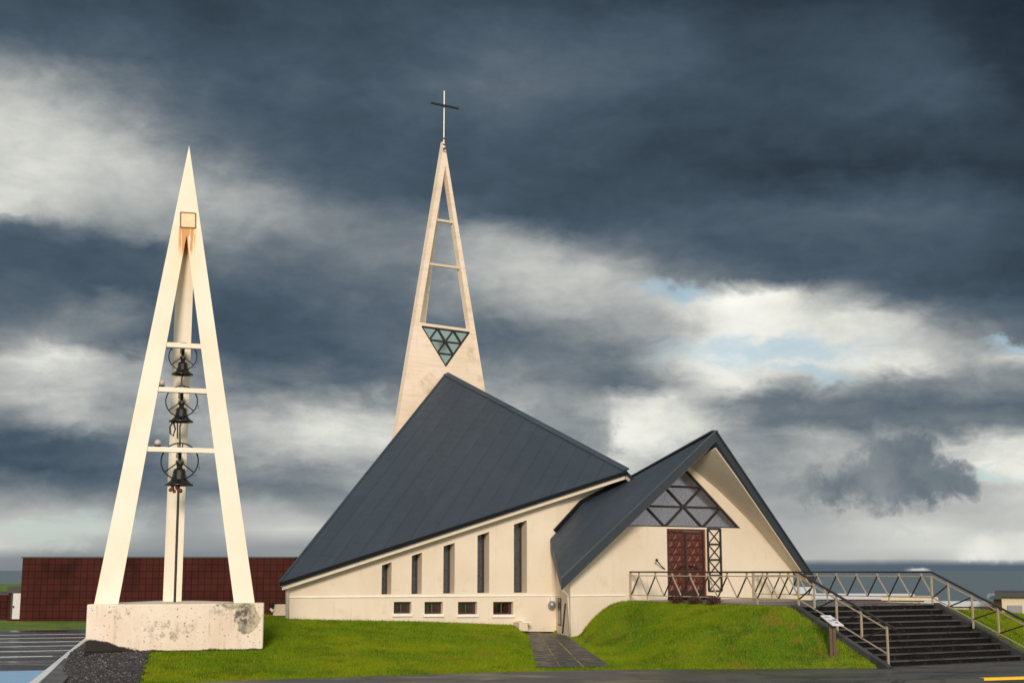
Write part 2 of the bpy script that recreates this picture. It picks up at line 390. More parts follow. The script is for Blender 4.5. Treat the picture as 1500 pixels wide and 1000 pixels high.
def sheet(name, pts, m, kind='structure', th=.1):
    return MB().prism([p for p in pts], (0, 0, -th)).build(name, m, structure=kind)
sheet('car_park', [ed(-40, -1.6, .0), ed(kerb_e(-1.6)-.16, -1.6, .0), ed(kerb_e(30)-.16, 30, .0), ed(-40, 30, .0)], M['asphalt'])
pe_ = [V(x, SO.y+(x-SO.x)*SD.y/SD.x+float(edge_bow(x))/SN.y+.02, .006) for x in (60, 14, 10, 8.5, 7, 5.5, 4.5, 3.2, 2, 1.2, .5, -.4, -1.2, -2.2, -3.5, -4.8, -6, -7.2, -8.3, -9.3)]
sheet('pavement', [ed(-1.55, -4.25, .006), ed(75, -4.25, .006)]+pe_+[ed(-1.55, -1.1, .006)], M['pave'])
sheet('road', [ed(-60, -16, -.12), ed(100, -16, -.12), ed(100, -4.41, -.12), ed(-60, -4.41, -.12)], M['asphalt'])
sheet('pavement', [fp(-.12, QB-.06, .009), fp(SW+.22, QB-.06, .009), fp(SW+.22, QB+4.5, .009), fp(-.12, QB+1.2, .009)], M['pave'])
MB().prism([ed(-40, -4.405, .012), ed(80, -4.405, .012), ed(80, -4.255, .012), ed(-40, -4.255, .012)], (0, 0, -.2)).build('pavement_kerb', M['kerb'], structure='structure', bevel=.015)
e0 = (hit(1438, 993, V(0, 0, 0), V(0, 0, 1))-SO).dot(SD)
sheet('yellow_kerb_paint', [ed(e0, -4.415, .017), ed(e0+14, -4.415, .017), ed(e0+14, -4.247, .017), ed(e0, -4.247, .017)], M['yellow_paint'], th=.06)
sheet('white_road_marking', [ed(e0+1.1, -5.05, -.112), ed(e0+14, -5.05, -.112), ed(e0+14, -4.7, -.112), ed(e0+1.1, -4.7, -.112)], M['white_paint'], th=.004)
# white painted kerb of the car park, with its dark inner face strip
def strip(name, e1, e2, d1, d2, zf, m, th, n=24):
    mb = MB()
    for i in range(n):
        a, b = d1+(d2-d1)*i/n, d1+(d2-d1)*(i+1)/n
        top = [ed(kerb_e(a)+e1, a, zf(a)), ed(kerb_e(a)+e2, a, zf(a)), ed(kerb_e(b)+e2, b, zf(b)), ed(kerb_e(b)+e1, b, zf(b))]
        vs = top+[p-V(0, 0, th) for p in top]
        fs = [(0, 1, 2, 3), (0, 3, 7, 4), (1, 5, 6, 2)]
        if i == 0: fs.append((0, 4, 5, 1))
        if i == n-1: fs.append((3, 2, 6, 7))
        mb.add(vs, fs)
    return mb.build(name, m, structure='structure')
strip('car_park_kerb', -.16, .02, -1.6, 30, lambda d: .13, M['white_paint'], .25)
strip('kerb_side_strip', .022, .5, -1.5, 7, lambda d: .10+.012*max(d, 0), M['pave'], .2)
mbl = MB()
for i, dd in enumerate((8.4, 11.3, 14.2, 17.0, 19.9, 22.8, 25.7)):
    for a, b in (((-7.6, -.1),) if i > 1 else ((-4.2, -2.4),) if i == 0 else ((-6.5, -.4),)):
        K0 = kerb_e(dd)-.2; mbl.prism([ed(K0+a, dd-.06, .006), ed(K0+b, dd-.06, .006), ed(K0+b, dd+.06, .006), ed(K0+a, dd+.06, .006)], (0, 0, -.004))
mbl.build('parking_bay_lines', M['white_paint'], structure='structure')
sheet('blue_parking_bay', [ed(-13, -1.5, .006), ed(kerb_e(-1.5)-.165, -1.5, .006), ed(kerb_e(5.2)-.165, 5.2, .006), ed(-13, 5.2, .006)], M['blue'], th=.004)
# path to the side door
pl = [atY(771, 925, 46.6), atY(829, 925, 45.3)]; pb = [hit(787, 979.5, V(0, 0, 0), V(0, 0, 1)), hit(895, 978, V(0, 0, 0), V(0, 0, 1))]
def path_pt(u, v):
    a = pl[0].lerp(pl[1], u); b = pb[0].lerp(pb[1], u); p = b.lerp(a, v); return p
mbp = MB(); NU, NV = 8, 30
vs = []
for j in range(NV+1):
    for i in range(NU+1):
        p = path_pt(i/NU, j/NV); d = float(pd(p.x, p.y)); z = .47*min(max(d/12, 0), 1)**.95+.012
        vs.append(V(p.x, p.y, z))
mbp.add(vs, [(j*(NU+1)+i, j*(NU+1)+i+1, (j+1)*(NU+1)+i+1, (j+1)*(NU+1)+i) for j in range(NV) for i in range(NU)])
path = mbp.build('path', M['path'], structure='structure')
mbj = MB()
for u in (.31, .62):
    for j in range(26):
        if random.random() < .2: continue
        a, b = path_pt(u, j/26), path_pt(u, (j+1)/26)
        za = .47*min(max(pd(a.x, a.y)/12, 0), 1)**.95+.016; zb = .47*min(max(pd(b.x, b.y)/12, 0), 1)**.95+.016
        w = .008+.022*random.random()
        mbj.add([V(a.x-w, a.y, za), V(a.x+w, a.y, za), V(b.x+w, b.y, zb), V(b.x-w, b.y, zb)], [(0, 1, 2, 3)])
M['moss'] = simple('dry_moss_joint', (.30, .22, .08), .9, 0, .4, 12)
mbj.build('mossy_path_joints', M['moss'], structure='stuff')
# gravel bed by the bell tower
GB = [hit(x, y, V(0, 0, .2), V(0, 0, 1)) for x, y in ((112, 940), (150, 944), (205, 948), (230, 955), (212, 975), (194, 1003), (74, 1006))]
def inpoly(x, y, P):
    c = np.zeros(np.shape(x), bool); n = len(P)
    for i in range(n):
        a, b = P[i], P[i-1]
        c ^= ((a.y > y) != (b.y > y)) & (x < (b.x-a.x)*(y-a.y)/(b.y-a.y+1e-12)+a.x)
    return c
PATHP = [pb[0], pb[1], pl[1], pl[0]]
gx = np.arange(-12.5, -6.5, .18); gy = np.arange(28.5, 40, .18); mg = MB()
for x in gx:
    for y in gy:
        if inpoly(x, y, GB) or inpoly(x+.09, y+.09, GB):
            q = [(x-.09, y-.09), (x+.1, y-.09), (x+.1, y+.1), (x-.09, y+.1)]
            mg.add([V(a, b, max(T1(a, b), .0)+.018) for a, b in q], [(0, 1, 2, 3)])
mg.build('gravel_bed', M['gravel'], structure='stuff')
N = 9000; px_ = rng.uniform(-12.5, -6.5, 40000); py_ = rng.uniform(28.5, 40, 40000); k = inpoly(px_, py_, GB); px_, py_ = px_[k][:N], py_[k][:N]
tv = np.array([(1, 0, 0), (-.5, .87, 0), (-.5, -.87, 0), (.1, .1, .8)])
vv = []; ff = []
zz = np.maximum(terr(px_, py_), 0)
for i in range(len(px_)):
    s = random.uniform(.018, .05); a = random.random()*6.28; ca, sa = math.cos(a), math.sin(a); o = len(vv)
    for q in tv: vv.append((px_[i]+s*(ca*q[0]-sa*q[1])*random.uniform(.7, 1.2), py_[i]+s*(sa*q[0]+ca*q[1]), zz[i]+.015+s*q[2]))
    ff += [(o, o+1, o+3), (o+1, o+2, o+3), (o+2, o, o+3)]
me = bpy.data.meshes.new('gravel_stones'); me.from_pydata(vv, [], ff); me.materials.append(M['stones']); o = bpy.data.objects.new('gravel_stones', me); col.objects.link(o); o['kind'] = 'stuff'
# ------------------------------------------------------------------ church: shared geometry
th = R(20); NW = V(math.cos(th), math.sin(th), 0); NN = V(math.sin(th), -math.cos(th), 0); NP = V(-7.09, 43.7, 0)
def nh(px, py, off=0.): return hit(px, py, NP+NN*off, NN)
Bp = nh(410, 852, .45); Cp = nh(918, 689, .45); Ap = atY(653, 548, 54.5)
def plane_z(x, y, P, n): return P.z-((x-P.x)*n.x+(y-P.y)*n.y)/n.z
NRn = (Cp-Bp).cross(Ap-Bp)
rd = V(Cp.x-Ap.x, Cp.y-Ap.y, 0).normalized()
def mir(p):
    d = V(p.x-Ap.x, p.y-Ap.y, 0); along = rd*d.dot(rd); pr = d-along; q = V(Ap.x, Ap.y, 0)+along-pr; return V(q.x, q.y, p.z)
Bm = mir(Bp)
church = thing('church', 'cream church with slate-blue triangular roofs, openwork spire and glazed timber-door porch', 'church', (0, 47, .6))
def uvmap(o, ax, ay, org):
    me = o.data; l = me.uv_layers.new(name='UVMap'); off = parent_world(o.parent) if o.parent else V(0, 0, 0)
    for p in me.polygons:
        for li in p.loop_indices:
            q = me.vertices[me.loops[li].vertex_index].co+off-org; l.data[li].uv = (q.dot(ax), q.dot(ay))
# nave roof : two triangular slopes, thick slab, cream soffit underneath
up = V(0, 0, 1)
def slab(name, loop, t0, t1, m, parent):
    lp = [p-up*t0 for p in loop]; return MB().prism(lp, -up*(t1-t0)).build(name, m, parent, bevel=.0)
vg = (Ap-Bp).normalized(); pn = NRn.normalized(); vperp = pn.cross(vg)
nroof = slab('nave_roof', [Ap, Bp, Cp], 0, .13, M['roof'], church); uvmap(nroof, vg, vperp, Bp)
nroof2 = slab('nave_roof', [Ap, Cp+V(.003, 0, 0), Bm], 0.002, .13, M['roof'], church); uvmap(nroof2, (Ap-Bm).normalized(), V(.7, .7, 0), Bm)
ins = (Ap+Bp+Cp)/3
def inset(p, k): return p.lerp(ins, k)
slab('nave_soffit', [Ap.lerp(ins, .03), Bp.lerp(ins, .012), Cp.lerp(ins, .012)], .132, .30, M['soffit'], church)
insm = (Ap+Bm+Cp)/3
slab('nave_soffit', [Ap.lerp(insm, .03), Cp.lerp(insm, .012), Bm.lerp(insm, .012)], .134, .30, M['soffit'], church)
# ridge and verge flashing, gutter
fl = MB(); fl.bar(Ap+up*.02+vperp*0, Cp+up*.02, .24, .05, pn); ro = fl.build('ridge_flashing', M['roof2'], church); uvmap(ro, V(.3, .3, .3), V(0, 0, .2), Cp)
fl = MB(); fl.bar(Ap+up*.012, Bp+up*.012, .07, .04, pn); ro = fl.build('verge_flashing', M['roof2'], church); uvmap(ro, V(.3, .3, .3), V(0, 0, .2), Cp)
g = MB(); g.bar(Bp-up*.07+NN*.05, Cp-up*.065+NN*.05, .11, .12); g.build('gutter', M['gutter'], church, bevel=.02)
# nave side wall with openings
Pl = nh(421, 880); Pr = nh(815, 800)
def sn(p): return (p-NP).dot(NW)
def nwp(s, off, z): return V(NP.x+NW.x*s+NN.x*off, NP.y+NW.y*s+NN.y*off, z)
sL, sR = sn(Pl), sn(Pr)
def rz(s, off=0): p = nwp(s, off, 0); return plane_z(p.x, p.y, Ap, NRn)-.22
tall = [((559.5, 827.5), (573.7, 822.7), 870), ((603.3, 813.5), (618.3, 808.8), 869.5), ((649.8, 799.5), (666.3, 794.5), 868.8), ((699.5, 784), (716.8, 778.5), 868), ((752.8, 767.8), (771.9, 761.5), 867.6)]
low = [(577, 602.5, 881, 898), (622, 648.5, 881, 898.5), (671, 699, 881, 899), (722.5, 752, 881, 899.3)]
holes = []; hd = []; tw = []; lw = []
for a, b, yb in tall:
    p1, p2, p0 = nh(*a), nh(*b), nh((a[0]+b[0])/2, yb); h = [nwp(sn(p1), 0, p0.z), nwp(sn(p2), 0, p0.z), nwp(sn(p2), 0, p2.z), nwp(sn(p1), 0, p1.z)]
    holes.append(h); hd.append(-NN*.62); tw.append((sn(p1), sn(p2), p0.z, p1.z, p2.z))
for x0, x1, y0, y1 in low:
    p1, p2 = nh(x0, y0), nh(x1, y1); h = [nwp(sn(p1), 0, p2.z), nwp(sn(p2), 0, p2.z), nwp(sn(p2), 0, p1.z), nwp(sn(p1), 0, p1.z)]
    holes.append(h); hd.append(-NN*.30); lw.append((sn(p1), sn(p2), p2.z, p1.z))
LZ = 1.66
outer = [nwp(sL, 0, -.3), nwp(sR, 0, -.3), nwp(sR, 0, rz(sR)), nwp(sL, 0, rz(sL))]
wl = MB().plate(outer, holes, -NN*.30, back=False, hole_d=hd)
A_in = Ap.lerp(ins, .06); Mpt = fp(0, 0, 0)
N1 = nwp(sR, 0, 0)
# point M under the ridge where the front wall of the nave ends
m_ = None
ax_ = V(Ap.x, Ap.y, 0); det = rd.x*(-TT.y)-(-TT.x)*rd.y
dx, dy = N1.x-ax_.x, N1.y-ax_.y
kk = (dx*(-TT.y)-(-TT.x)*dy)/det; Mp = ax_+rd*kk
def wall_between(mb, a, b, zt, zb=-.3):
    n = 6; 
    pts = [a.lerp(b, i/n) for i in range(n+1)]
    lp = [V(p.x, p.y, zb) for p in (a, b)]+[V(p.x, p.y, zt(p)) for p in pts[::-1]]
    mb.plate(lp, [], (0, 0, 0), back=False)
def nzt(p): return plane_z(p.x, p.y, Ap, NRn)-.2
def nztm(p): q = mir(p); return plane_z(q.x, q.y, Ap, NRn)-.2
wall_between(wl, N1, Mp, nzt)
PlV = nwp(sL, 0, 0); Ain = V(Ap.x, Ap.y, 0)+rd*.55
wall_between(wl, PlV, Ain, nzt); wall_between(wl, mir(PlV), Ain, nztm)
wall_between(wl, mir(N1), Mp, nztm); wall_between(wl, mir(N1), mir(PlV), nztm)
nave = wl.build('nave_wall', M['wall'], church, weld=False)
# plinth moulding line
ml = MB().bar(nwp(sL, .015, LZ-.02), nwp(sR, .015, LZ-.02), .05, .055); ml.build('wall_moulding', M['sill'], church, bevel=.012)
for (s0, s1, z0, za, zb) in tw:
    D = -.52; f = MB(); w = .035
    zt = lambda s: za+(zb-za)*(s-s0)/(s1-s0)
    fr_o = [nwp(s0, D, z0), nwp(s1, D, z0), nwp(s1, D, zt(s1)), nwp(s0, D, zt(s0))]
    fr_i = [nwp(s0+w, D, z0+w), nwp(s1-.06, D, z0+w), nwp(s1-.06, D, zt(s1)-w*1.6), nwp(s0+w, D, zt(s0)-w*1.6)]
    fro = MB().plate(fr_o, [fr_i], -NN*.08).build('tall_window', M['frame'], church)
    MB().prism([nwp(s0+w, D-.04, z0+w), nwp(s1-.06, D-.04, z0+w), nwp(s1-.06, D-.04, zt(s1)-w*1.6), nwp(s0+w, D-.04, zt(s0)-w*1.6)], -NN*.02).build('pane', M['slit_glass'], fro)
    mbm = MB(); nz = max(2, int((za-z0)/.8))
    for i in range(1, nz): mbm.bar(nwp(s0+w, D-.035, z0+(za-z0)*i/nz), nwp(s1-.06, D-.035, z0+(za-z0)*i/nz), .02, .018)
    mbm.build('glazing_bar', M['frame'], fro)
for (s0, s1, z0, z1) in lw:
    D = -.20; w = .045; s1f = s1
    f = MB().plate([nwp(s0, D, z0), nwp(s1f, D, z0), nwp(s1f, D, z1), nwp(s0, D, z1)], [[nwp(s0+w, D, z0+w), nwp(s1f-w, D, z0+w), nwp(s1f-w, D, z1-w), nwp(s0+w, D, z1-w)]], -NN*.06).build('basement_window', M['redframe'], church)
    MB().bar(nwp((s0+s1)/2, D-.02, z0+w), nwp((s0+s1)/2, D-.02, z1-w), .03, .03).build('glazing_bar', M['redframe'], f)
    MB().prism([nwp(s0+w, D-.03, z0+w), nwp(s1f-w, D-.03, z0+w), nwp(s1f-w, D-.03, z1-w), nwp(s0+w, D-.03, z1-w)], -NN*.008).build('pane', M['clear'], f)
    cu = MB(); ncol = 14; hw = (s1-s0)*.36
    for side in (0, 1):
        b0 = s0+.01 if side == 0 else s1-.01-hw*(.9 if side else 1)
        for i in range(ncol):
            a_, b_ = b0+hw*i/ncol, b0+hw*(i+1)/ncol; oa = -.09 if i % 2 else -.12; ob = -.12 if i % 2 else -.09
            cu.add([nwp(a_, D+oa+.0, z0), nwp(b_, D+ob, z0), nwp(b_, D+ob, z1), nwp(a_, D+oa, z1)], [(0, 1, 2, 3)])
    cu.build('curtain', M['curtain'], f)
    MB().box(nwp((s0+s1)/2, -.55, (z0+z1)/2), NW*(s1-s0)/2, NN*.16, up*(z1-z0)/2).build('room', M['inside'], f)
    MB().bar(nwp(s0-.05, .02-.06, z0-.05), nwp(s1+.03, .02-.06, z0-.05), .22, .09).build('sill', M['sill'], f, bevel=.01)
# left downpipe
dp = MB().tube([nh(412, 855, .42), nh(413.5, 857.5, .40), nh(419, 861, .15), nh(420.7, 864, .08), nh(420.7, 905, .08)], .055); dp.build('downpipe', M['pipe'], church, smooth=True)
# ------------------------------------------------------------------ porch
E_ = fp(2.5, 1.75, 7.08); K_ = fp(2.5, -3.22, 5.79); Fp = fp(-2.82, .45, 2.22)
G_ = nh(806, 789, .08); 
def fw(px, py): return hit(px, py, V(N1.x, N1.y, 0)+AA*.10, AA)
Q_ = fw(853, 737); R_ = fw(908, 708)
back = [G_, fw(815, 779), Q_, R_, K_]; bk_t = [0, .10, .42, .78, 1.]
def backp(t):
    for i in range(len(bk_t)-1):
        if t <= bk_t[i+1]+1e-9: return back[i].lerp(back[i+1], (t-bk_t[i])/(bk_t[i+1]-bk_t[i]))
def surf(t, v):                       # t: eave->ridge, v: front->back
    a = Fp.lerp(E_, t); b = backp(t); p = a.lerp(b, v)
    return p
def mirp(p):
    d = p-V(F0.x, F0.y, 0); s = d.dot(TT); q = d.dot(AA); return fp(5-s, q, p.z)
NTt, NVv = 28, 16
tvals = sorted(set([i/NTt for i in range(NTt+1)]+bk_t))
def porch_roof(mirror, t0, t1, m, nm, tr=(0, 1), vr=(0, 1)):
    mb = MB(); fn = (lambda t, v: mirp(surf(t, v))) if mirror else surf
    tv_ = [tr[0]+(tr[1]-tr[0])*t for t in tvals]; nT = len(tv_)-1
    for base, fl_ in ((t0, False), (t1, True)):
        vs = [fn(t, vr[0]+(vr[1]-vr[0])*j/NVv)-up*base for j in range(NVv+1) for t in tv_]
        fs = [(j*(nT+1)+i, j*(nT+1)+i+1, (j+1)*(nT+1)+i+1, (j+1)*(nT+1)+i) for j in range(NVv) for i in range(nT)]
        mb.add(vs, fs)
    W = (nT+1)*(NVv+1)
    o = len(mb.v)-2*W
    edge = [i for i in range(nT+1)]+[j*(nT+1)+nT for j in range(1, NVv+1)]+[NVv*(nT+1)+i for i in range(nT-1, -1, -1)]+[j*(nT+1) for j in range(NVv-1, 0, -1)]
    for a, b in zip(edge, edge[1:]+edge[:1]): mb.f.append((o+a, o+b, o+W+b, o+W+a))
    ob = mb.build(nm, m, church)
    ax = (E_-Fp).normalized() if not mirror else (mirp(E_)-mirp(Fp)).normalized()
    if m in (M['roof'], M['roof2']): uvmap(ob, ax, V(-AA.x, -AA.y, 0), E_)
    return ob
porch_roof(False, 0, .36, M['roof2'], 'porch_roof'); porch_roof(True, 0.003, .36, M['roof2'], 'porch_roof')
porch_roof(False, .365, .43, M['soffit'], 'porch_soffit', (.02, .975), (.03, .98)); porch_roof(True, .365, .43, M['soffit'], 'porch_soffit', (.02, .975), (.03, .98))
ro = MB().bar(E_+up*.01, K_+up*.01, .26, .05).build('porch_ridge_flashing', M['roof2'], church); uvmap(ro, V(.3, .3, .3), V(0, 0, .2), Cp)
fe = MB()
for i in range(12):
    a, b = Fp.lerp(E_, i/12), Fp.lerp(E_, (i+1)/12)
    fe.bar(a+up*.012+AA*.01, b+up*.012+AA*.01, .10, .04)
    fe.bar(mirp(a)+up*.012+AA*.01, mirp(b)+up*.012+AA*.01, .10, .04)
fe.build('fascia_cap', M['flash'], church)
M['fascia'] = simple('dark_blue_fascia', (.017, .025, .036), .45, 0, .2, 3)
for fn in ((lambda p: p), mirp):
    fz = MB(); n = 12; pts = [fn(Fp.lerp(E_, i/n)) for i in range(n+1)]
    vs = [p+AA*k-up*h for p in pts for (k, h) in ((.006, .012), (.022, .012), (.022, .366), (.006, .366))]
    fz.add(vs, [(i*4+k, i*4+(k+1) % 4, i*4+4+(k+1) % 4, i*4+4+k) for i in range(n) for k in range(4)]+[(0, 1, 2, 3), (n*4+3, n*4+2, n*4+1, n*4)])
    fz.build('fascia', M['fascia'], church)
ue = MB()
for a, b in zip(back[1:-1], back[2:]): ue.bar(a+up*.0-NN*.02, b+up*.0-NN*.02, .1, .24)
ue.build('roof_upstand', M['gutter'], church)
# where the roof crosses the facade plane (q = 0)
def roof_at(s):
    lo = None
    best = None
    ss = s if s <= 2.5 else 5-s
    t = (ss+2.82)/5.32
    for _ in range(40):
        a = surf(t, 0); b = backp(t); qa = (a-F0).dot(AA); qb = (b-V(F0.x, F0.y, 0)).dot(AA)
        v = qa/(qa-qb); p = a.lerp(b, v); s_ = (p-V(F0.x, F0.y, 0)).dot(TT)
        t = min(max(t+(ss-s_)*.15, 0), 1)
    return p.z
S0, S1 = -2.2, 7.25
ss_ = [S0+(S1-S0)*i/24 for i in range(25)]
top = [fp(s, 0, roof_at(s)-.40) for s in ss_]
fa = MB()
ph = lambda px, py: (lambda p: ((p-V(F0.x, F0.y, 0)).dot(TT), p.z))(hit(px, py, F0, AA))
zl = 3.93
wr = ph(1085, 774)[0]; hw = wr-2.5; apex = roof_at(2.5)-.62
rise = min(apex-zl, 2.25)
win = [fp(2.5-hw, 0, zl), fp(2.5+hw, 0, zl), fp(2.5, 0, zl+rise)]
dz0 = 1.62; d0, d1, sl1 = 1.70, 3.36, 3.97
doorh = [fp(d0, 0, dz0), fp(d1, 0, dz0), fp(d1, 0, zl-.06), fp(d0, 0, zl-.06)]
fa.plate([fp(S0, 0, -.2), fp(S1, 0, -.2)]+top[::-1], [win, doorh], -AA*.3, back=False, hole_d=[-AA*.22, -AA*.3])
wall_between(fa, fp(S0, 0, 0), V(N1.x, N1.y, 0)-NN*.2, lambda p: 3.0 if (p-fp(S0, 0, 0)).length > 1.2 else 2.3+.5*(p-fp(S0, 0, 0)).length)
wall_between(fa, fp(S1, 0, 0), fp(6.9, -1.7, 0), lambda p: 2.3+.4*(p-fp(S1, 0, 0)).length)
wall_between(fa, fp(6.9, -1.7, 0), mir(N1), lambda p: 3.3)
fa.build('porch_wall', M['wall'], church, weld=False)
MB().bar(fp(S0, .012, LZ), fp(-.05, .012, LZ), .045, .05).build('wall_moulding', M['sill'], church, bevel=.012)
# gable window: triangular lattice
gw = MB(); D = -.10; w = .10
tri = [fp(2.5-hw, D, zl), fp(2.5+hw, D, zl), fp(2.5, D, zl+rise)]
gwo = None
def tp(i, j):        # lattice node: row j (0..3), column i
    return fp(2.5-hw+hw*2*(i+j*.5)/3, D, zl+rise*j/3)
for j in range(3):
    gw.bar(tp(0, j), tp(3-j, j), .07, .075 if j else .12, AA)
for (a, b) in (((0, 0), (0, 3)), ((1, 0), (1, 2)), ((2, 0), (2, 1)), ((3, 0), (0, 3)), ((2, 0), (0, 2)), ((1, 0), (0, 1))):
    gw.bar(tp(*a)-AA*.003, tp(*b)-AA*.003, .06, .075, AA)
gwo = gw.build('gable_window', M['frame'], church)
for j in range(3):
    for i in range(3-j):
        MB().prism([tp(i, j)-AA*.02, tp(i+1, j)-AA*.02, tp(i, j+1)-AA*.02], -AA*.02).build('pane', M['gable_glass'], gwo)
        if i < 2-j: MB().prism([tp(i+1, j)-AA*.02, tp(i+1, j+1)-AA*.02, tp(i, j+1)-AA*.02], -AA*.02).build('pane', M['gable_glass'], gwo)
MB().box(fp(2.5, -1.0, 4.6), TT*hw, AA*.5, up*.05).build('ceiling_shadow', M['inside'], gwo) if False else None
# doors
dm = (d0+d1)/2
MB().plate([fp(d0, -.05, dz0), fp(d1, -.05, dz0), fp(d1, -.05, zl-.06), fp(d0, -.05, zl-.06)], [[fp(d0+.06, -.05, dz0+.02), fp(d1-.06, -.05, dz0+.02), fp(d1-.06, -.05, zl-.14), fp(d0+.06, -.05, zl-.14)]], -AA*.12).build('door_frame', M['wood_red'], church)
for a, b in ((d0+.062, dm-.006), (dm+.006, d1-.062)):
    df = MB(); D = -.09; df.box(fp((a+b)/2, D-.03, (dz0+.02+zl-.14)/2), TT*(b-a)/2, AA*.03, up*(zl-.16-dz0-.02)/2)
    rows = 8; z0, z1 = dz0+.14, zl-.20; rh = (z1-z0)/rows; x0, x1 = a+.05, b-.05; cw = (x1-x0)/2; rl = MB()
    def tri_relief(t3):
        cx = sum(p[0] for p in t3)/3; cz = sum(p[1] for p in t3)/3
        q3 = [(cx+(p[0]-cx)*.86, cz+(p[1]-cz)*.86) for p in t3]
        rl.add([fp(p[0], D+.001, p[1]) for p in q3]+[fp(cx+(p[0]-cx)*.5, D+.03, cz+(p[1]-cz)*.5) for p in q3], [(0, 1, 4, 3), (1, 2, 5, 4), (2, 0, 3, 5), (3, 4, 5)])
    for r_ in range(rows):
        za, zb = z0+rh*r_, z0+rh*(r_+1)
        if r_ % 2: za, zb = zb, za
        for c_ in range(2): tri_relief([(x0+cw*c_, za), (x0+cw*(c_+1), za), (x0+cw*(c_+.5), zb)])
        tri_relief([(x0+cw*.5, zb), (x0+cw*1.5, zb), (x0+cw, za)])
        tri_relief([(x0, zb), (x0+cw*.5, zb), (x0, za)]); tri_relief([(x1, zb), (x1-cw*.5, zb), (x1, za)])
    lf = df.build('door_leaf', M['wood_dark'], church); rl.build('relief', M['wood_red'], lf)
    hx = b-.10 if a < dm-.2 else a+.10
    MB().tube([fp(hx, -.06, 2.62), fp(hx, .02, 2.62), fp(hx+(.22 if hx > dm else -.22), .04, 2.60), fp(hx+(.30 if hx > dm else -.30), .05, 2.53)], .02).build('handle', M['iron'], lf)
for i, (w0, w1, zz_) in enumerate(((.02, .34, ZP+.06), (.02, .62, ZP-.02))):
    MB().box(fp((d0+d1)/2, (w0-.3+w1)/2, zz_), TT*((d1-d0)/2+.02*i), AA*(w1-w0+.3)/2, up*.062).build('threshold_step', M['step'], church, bevel=.01)
# iron lattice beside the door
la = MB(); a, b = d1+.06, sl1; z0, z1 = 1.78, zl-.03; q = .04
for x in (a, b): la.bar(fp(x, q, z0), fp(x, q, z1), .055, .055, AA)
n = 4
for i in range(n+1): la.bar(fp(a, q, z0+(z1-z0)*i/n), fp(b, q, z0+(z1-z0)*i/n), .05, .05, AA)
for i in range(n):
    za, zb = z0+(z1-z0)*i/n, z0+(z1-z0)*(i+1)/n
    la.bar(fp(a, q+.004, za), fp(b, q+.004, zb), .03, .03, AA); la.bar(fp(a, q-.006, zb), fp(b, q-.006, za), .03, .03, AA)
la.build('lattice_screen', M['dark_metal'], church)
# bracket on the porch wall
b1 = hit(962, 820, F0+AA*.25, AA); b2 = hit(974, 833, F0+AA*.03, AA)
br = MB(); br.tube([b1, b1.lerp(b2, .55)-up*.03, b2], .018); br.sphere(b1, .05); br.build('flag_bracket', M['iron'], church)
# slit window and pipe in the narrow porch side wall
w0 = fp(S0, 0, 0); w1 = V(N1.x, N1.y, 0); wd = (w1-w0).normalized(); wn = V(wd.y, -wd.x, 0)
wn = wn if wn.dot(-w0) > 0 else -wn
sw = MB().box(w0.lerp(w1, .72)+wn*.005+up*1.12, wd*.22, wn*.03, up*.45).build('slit_window', M['frame'], church)
MB().box(w0.lerp(w1, .72)+wn*.037+up*1.12, wd*.17, wn*.008, up*.41).build('pane', M['slit_glass'], sw)
dpp = MB().tube([hit(823, 858, F0+AA*.4, AA), hit(824, 864, F0+AA*.38, AA), hit(831, 871, F0+AA*.1, AA), hit(832, 876, F0+AA*.06, AA), fp(S0-.05, .06, .45)], .032); dpp.build('downpipe', M['pipe'], church, smooth=True)
MB().bar(hit(771, 926, NP+NN*.04, NN), hit(817, 926.5, NP+NN*.04, NN), .1, .08).build('wall_foot', M['soil'], church)
# ------------------------------------------------------------------ spire
sa = R(33); SNn = V(math.sin(sa), -math.cos(sa), .03).normalized(); sh = V(math.sin(sa), -math.cos(sa), 0)
Tp = atY(651, 206, 54.75)
def sp(px, py): return hit(px, py, Tp, SNn)
OL, OR = sp(560, 757), sp(741.7, 757)
zb = OL.z; OR.z = zb
spire = MB()
opening = [sp(652.6, 243), sp(614.6, 472), sp(688.6, 482)]
swin = [sp(618, 477.8), sp(687.6, 486.8), sp(653, 536)]
spire.plate([OL, OR, Tp], [opening, swin], -sh*.30, hole_d=[-sh*.30, -sh*.12])
mid = (OL+OR)/2; RB = mid-sh*(OR-OL).length*.82
zo = (opening[1].z+opening[2].z)/2
def on(a, z): return a.lerp(Tp, (z-a.z)/(Tp.z-a.z))
# closed lower sides
for a in (OL, OR):
    spire.add([a-sh*.05, RB, on(RB, zo), on(a, zo)-sh*.05], [(0, 1, 2, 3)])
spire.add([on(OL, zo-.01)-sh*.05, on(OR, zo-.01)-sh*.05, on(RB, zo-.01)], [(0, 1, 2)])
# rear leg
wv = (OR-OL).normalized()
def rsec(z, w): c = on(RB, z); return [c+wv*w/2, c-wv*w/2, c-wv*w/2+sh*w, c+wv*w/2+sh*w]
r0, r1 = rsec(zo-.3, .34), rsec(Tp.z-.8, .16)
spire.add(r0+r1, [(0, 1, 5, 4), (1, 2, 6, 5), (2, 3, 7, 6), (3, 0, 4, 7), (4, 5, 6, 7)])
spo = spire.build('spire', M['spire'], church, weld=False)
for (p, q) in (((637, 320), (665, 325)), ((628.5, 384), (676, 393))):
    a, b = sp(*p), sp(*q); zz = (a.z+b.z)/2; a.z = b.z = zz
    MB().bar(a-sh*.15, b-sh*.15, .12, .10).build('cross_bar', M['pale_metal'], spo)
    MB().bar(a-sh*.15-up*.07, b-sh*.15-up*.07, .10, .035).build('cross_bar_underside', M['iron'], spo) if False else None
g3 = [p-sh*.012 for p in swin]
sg = MB()
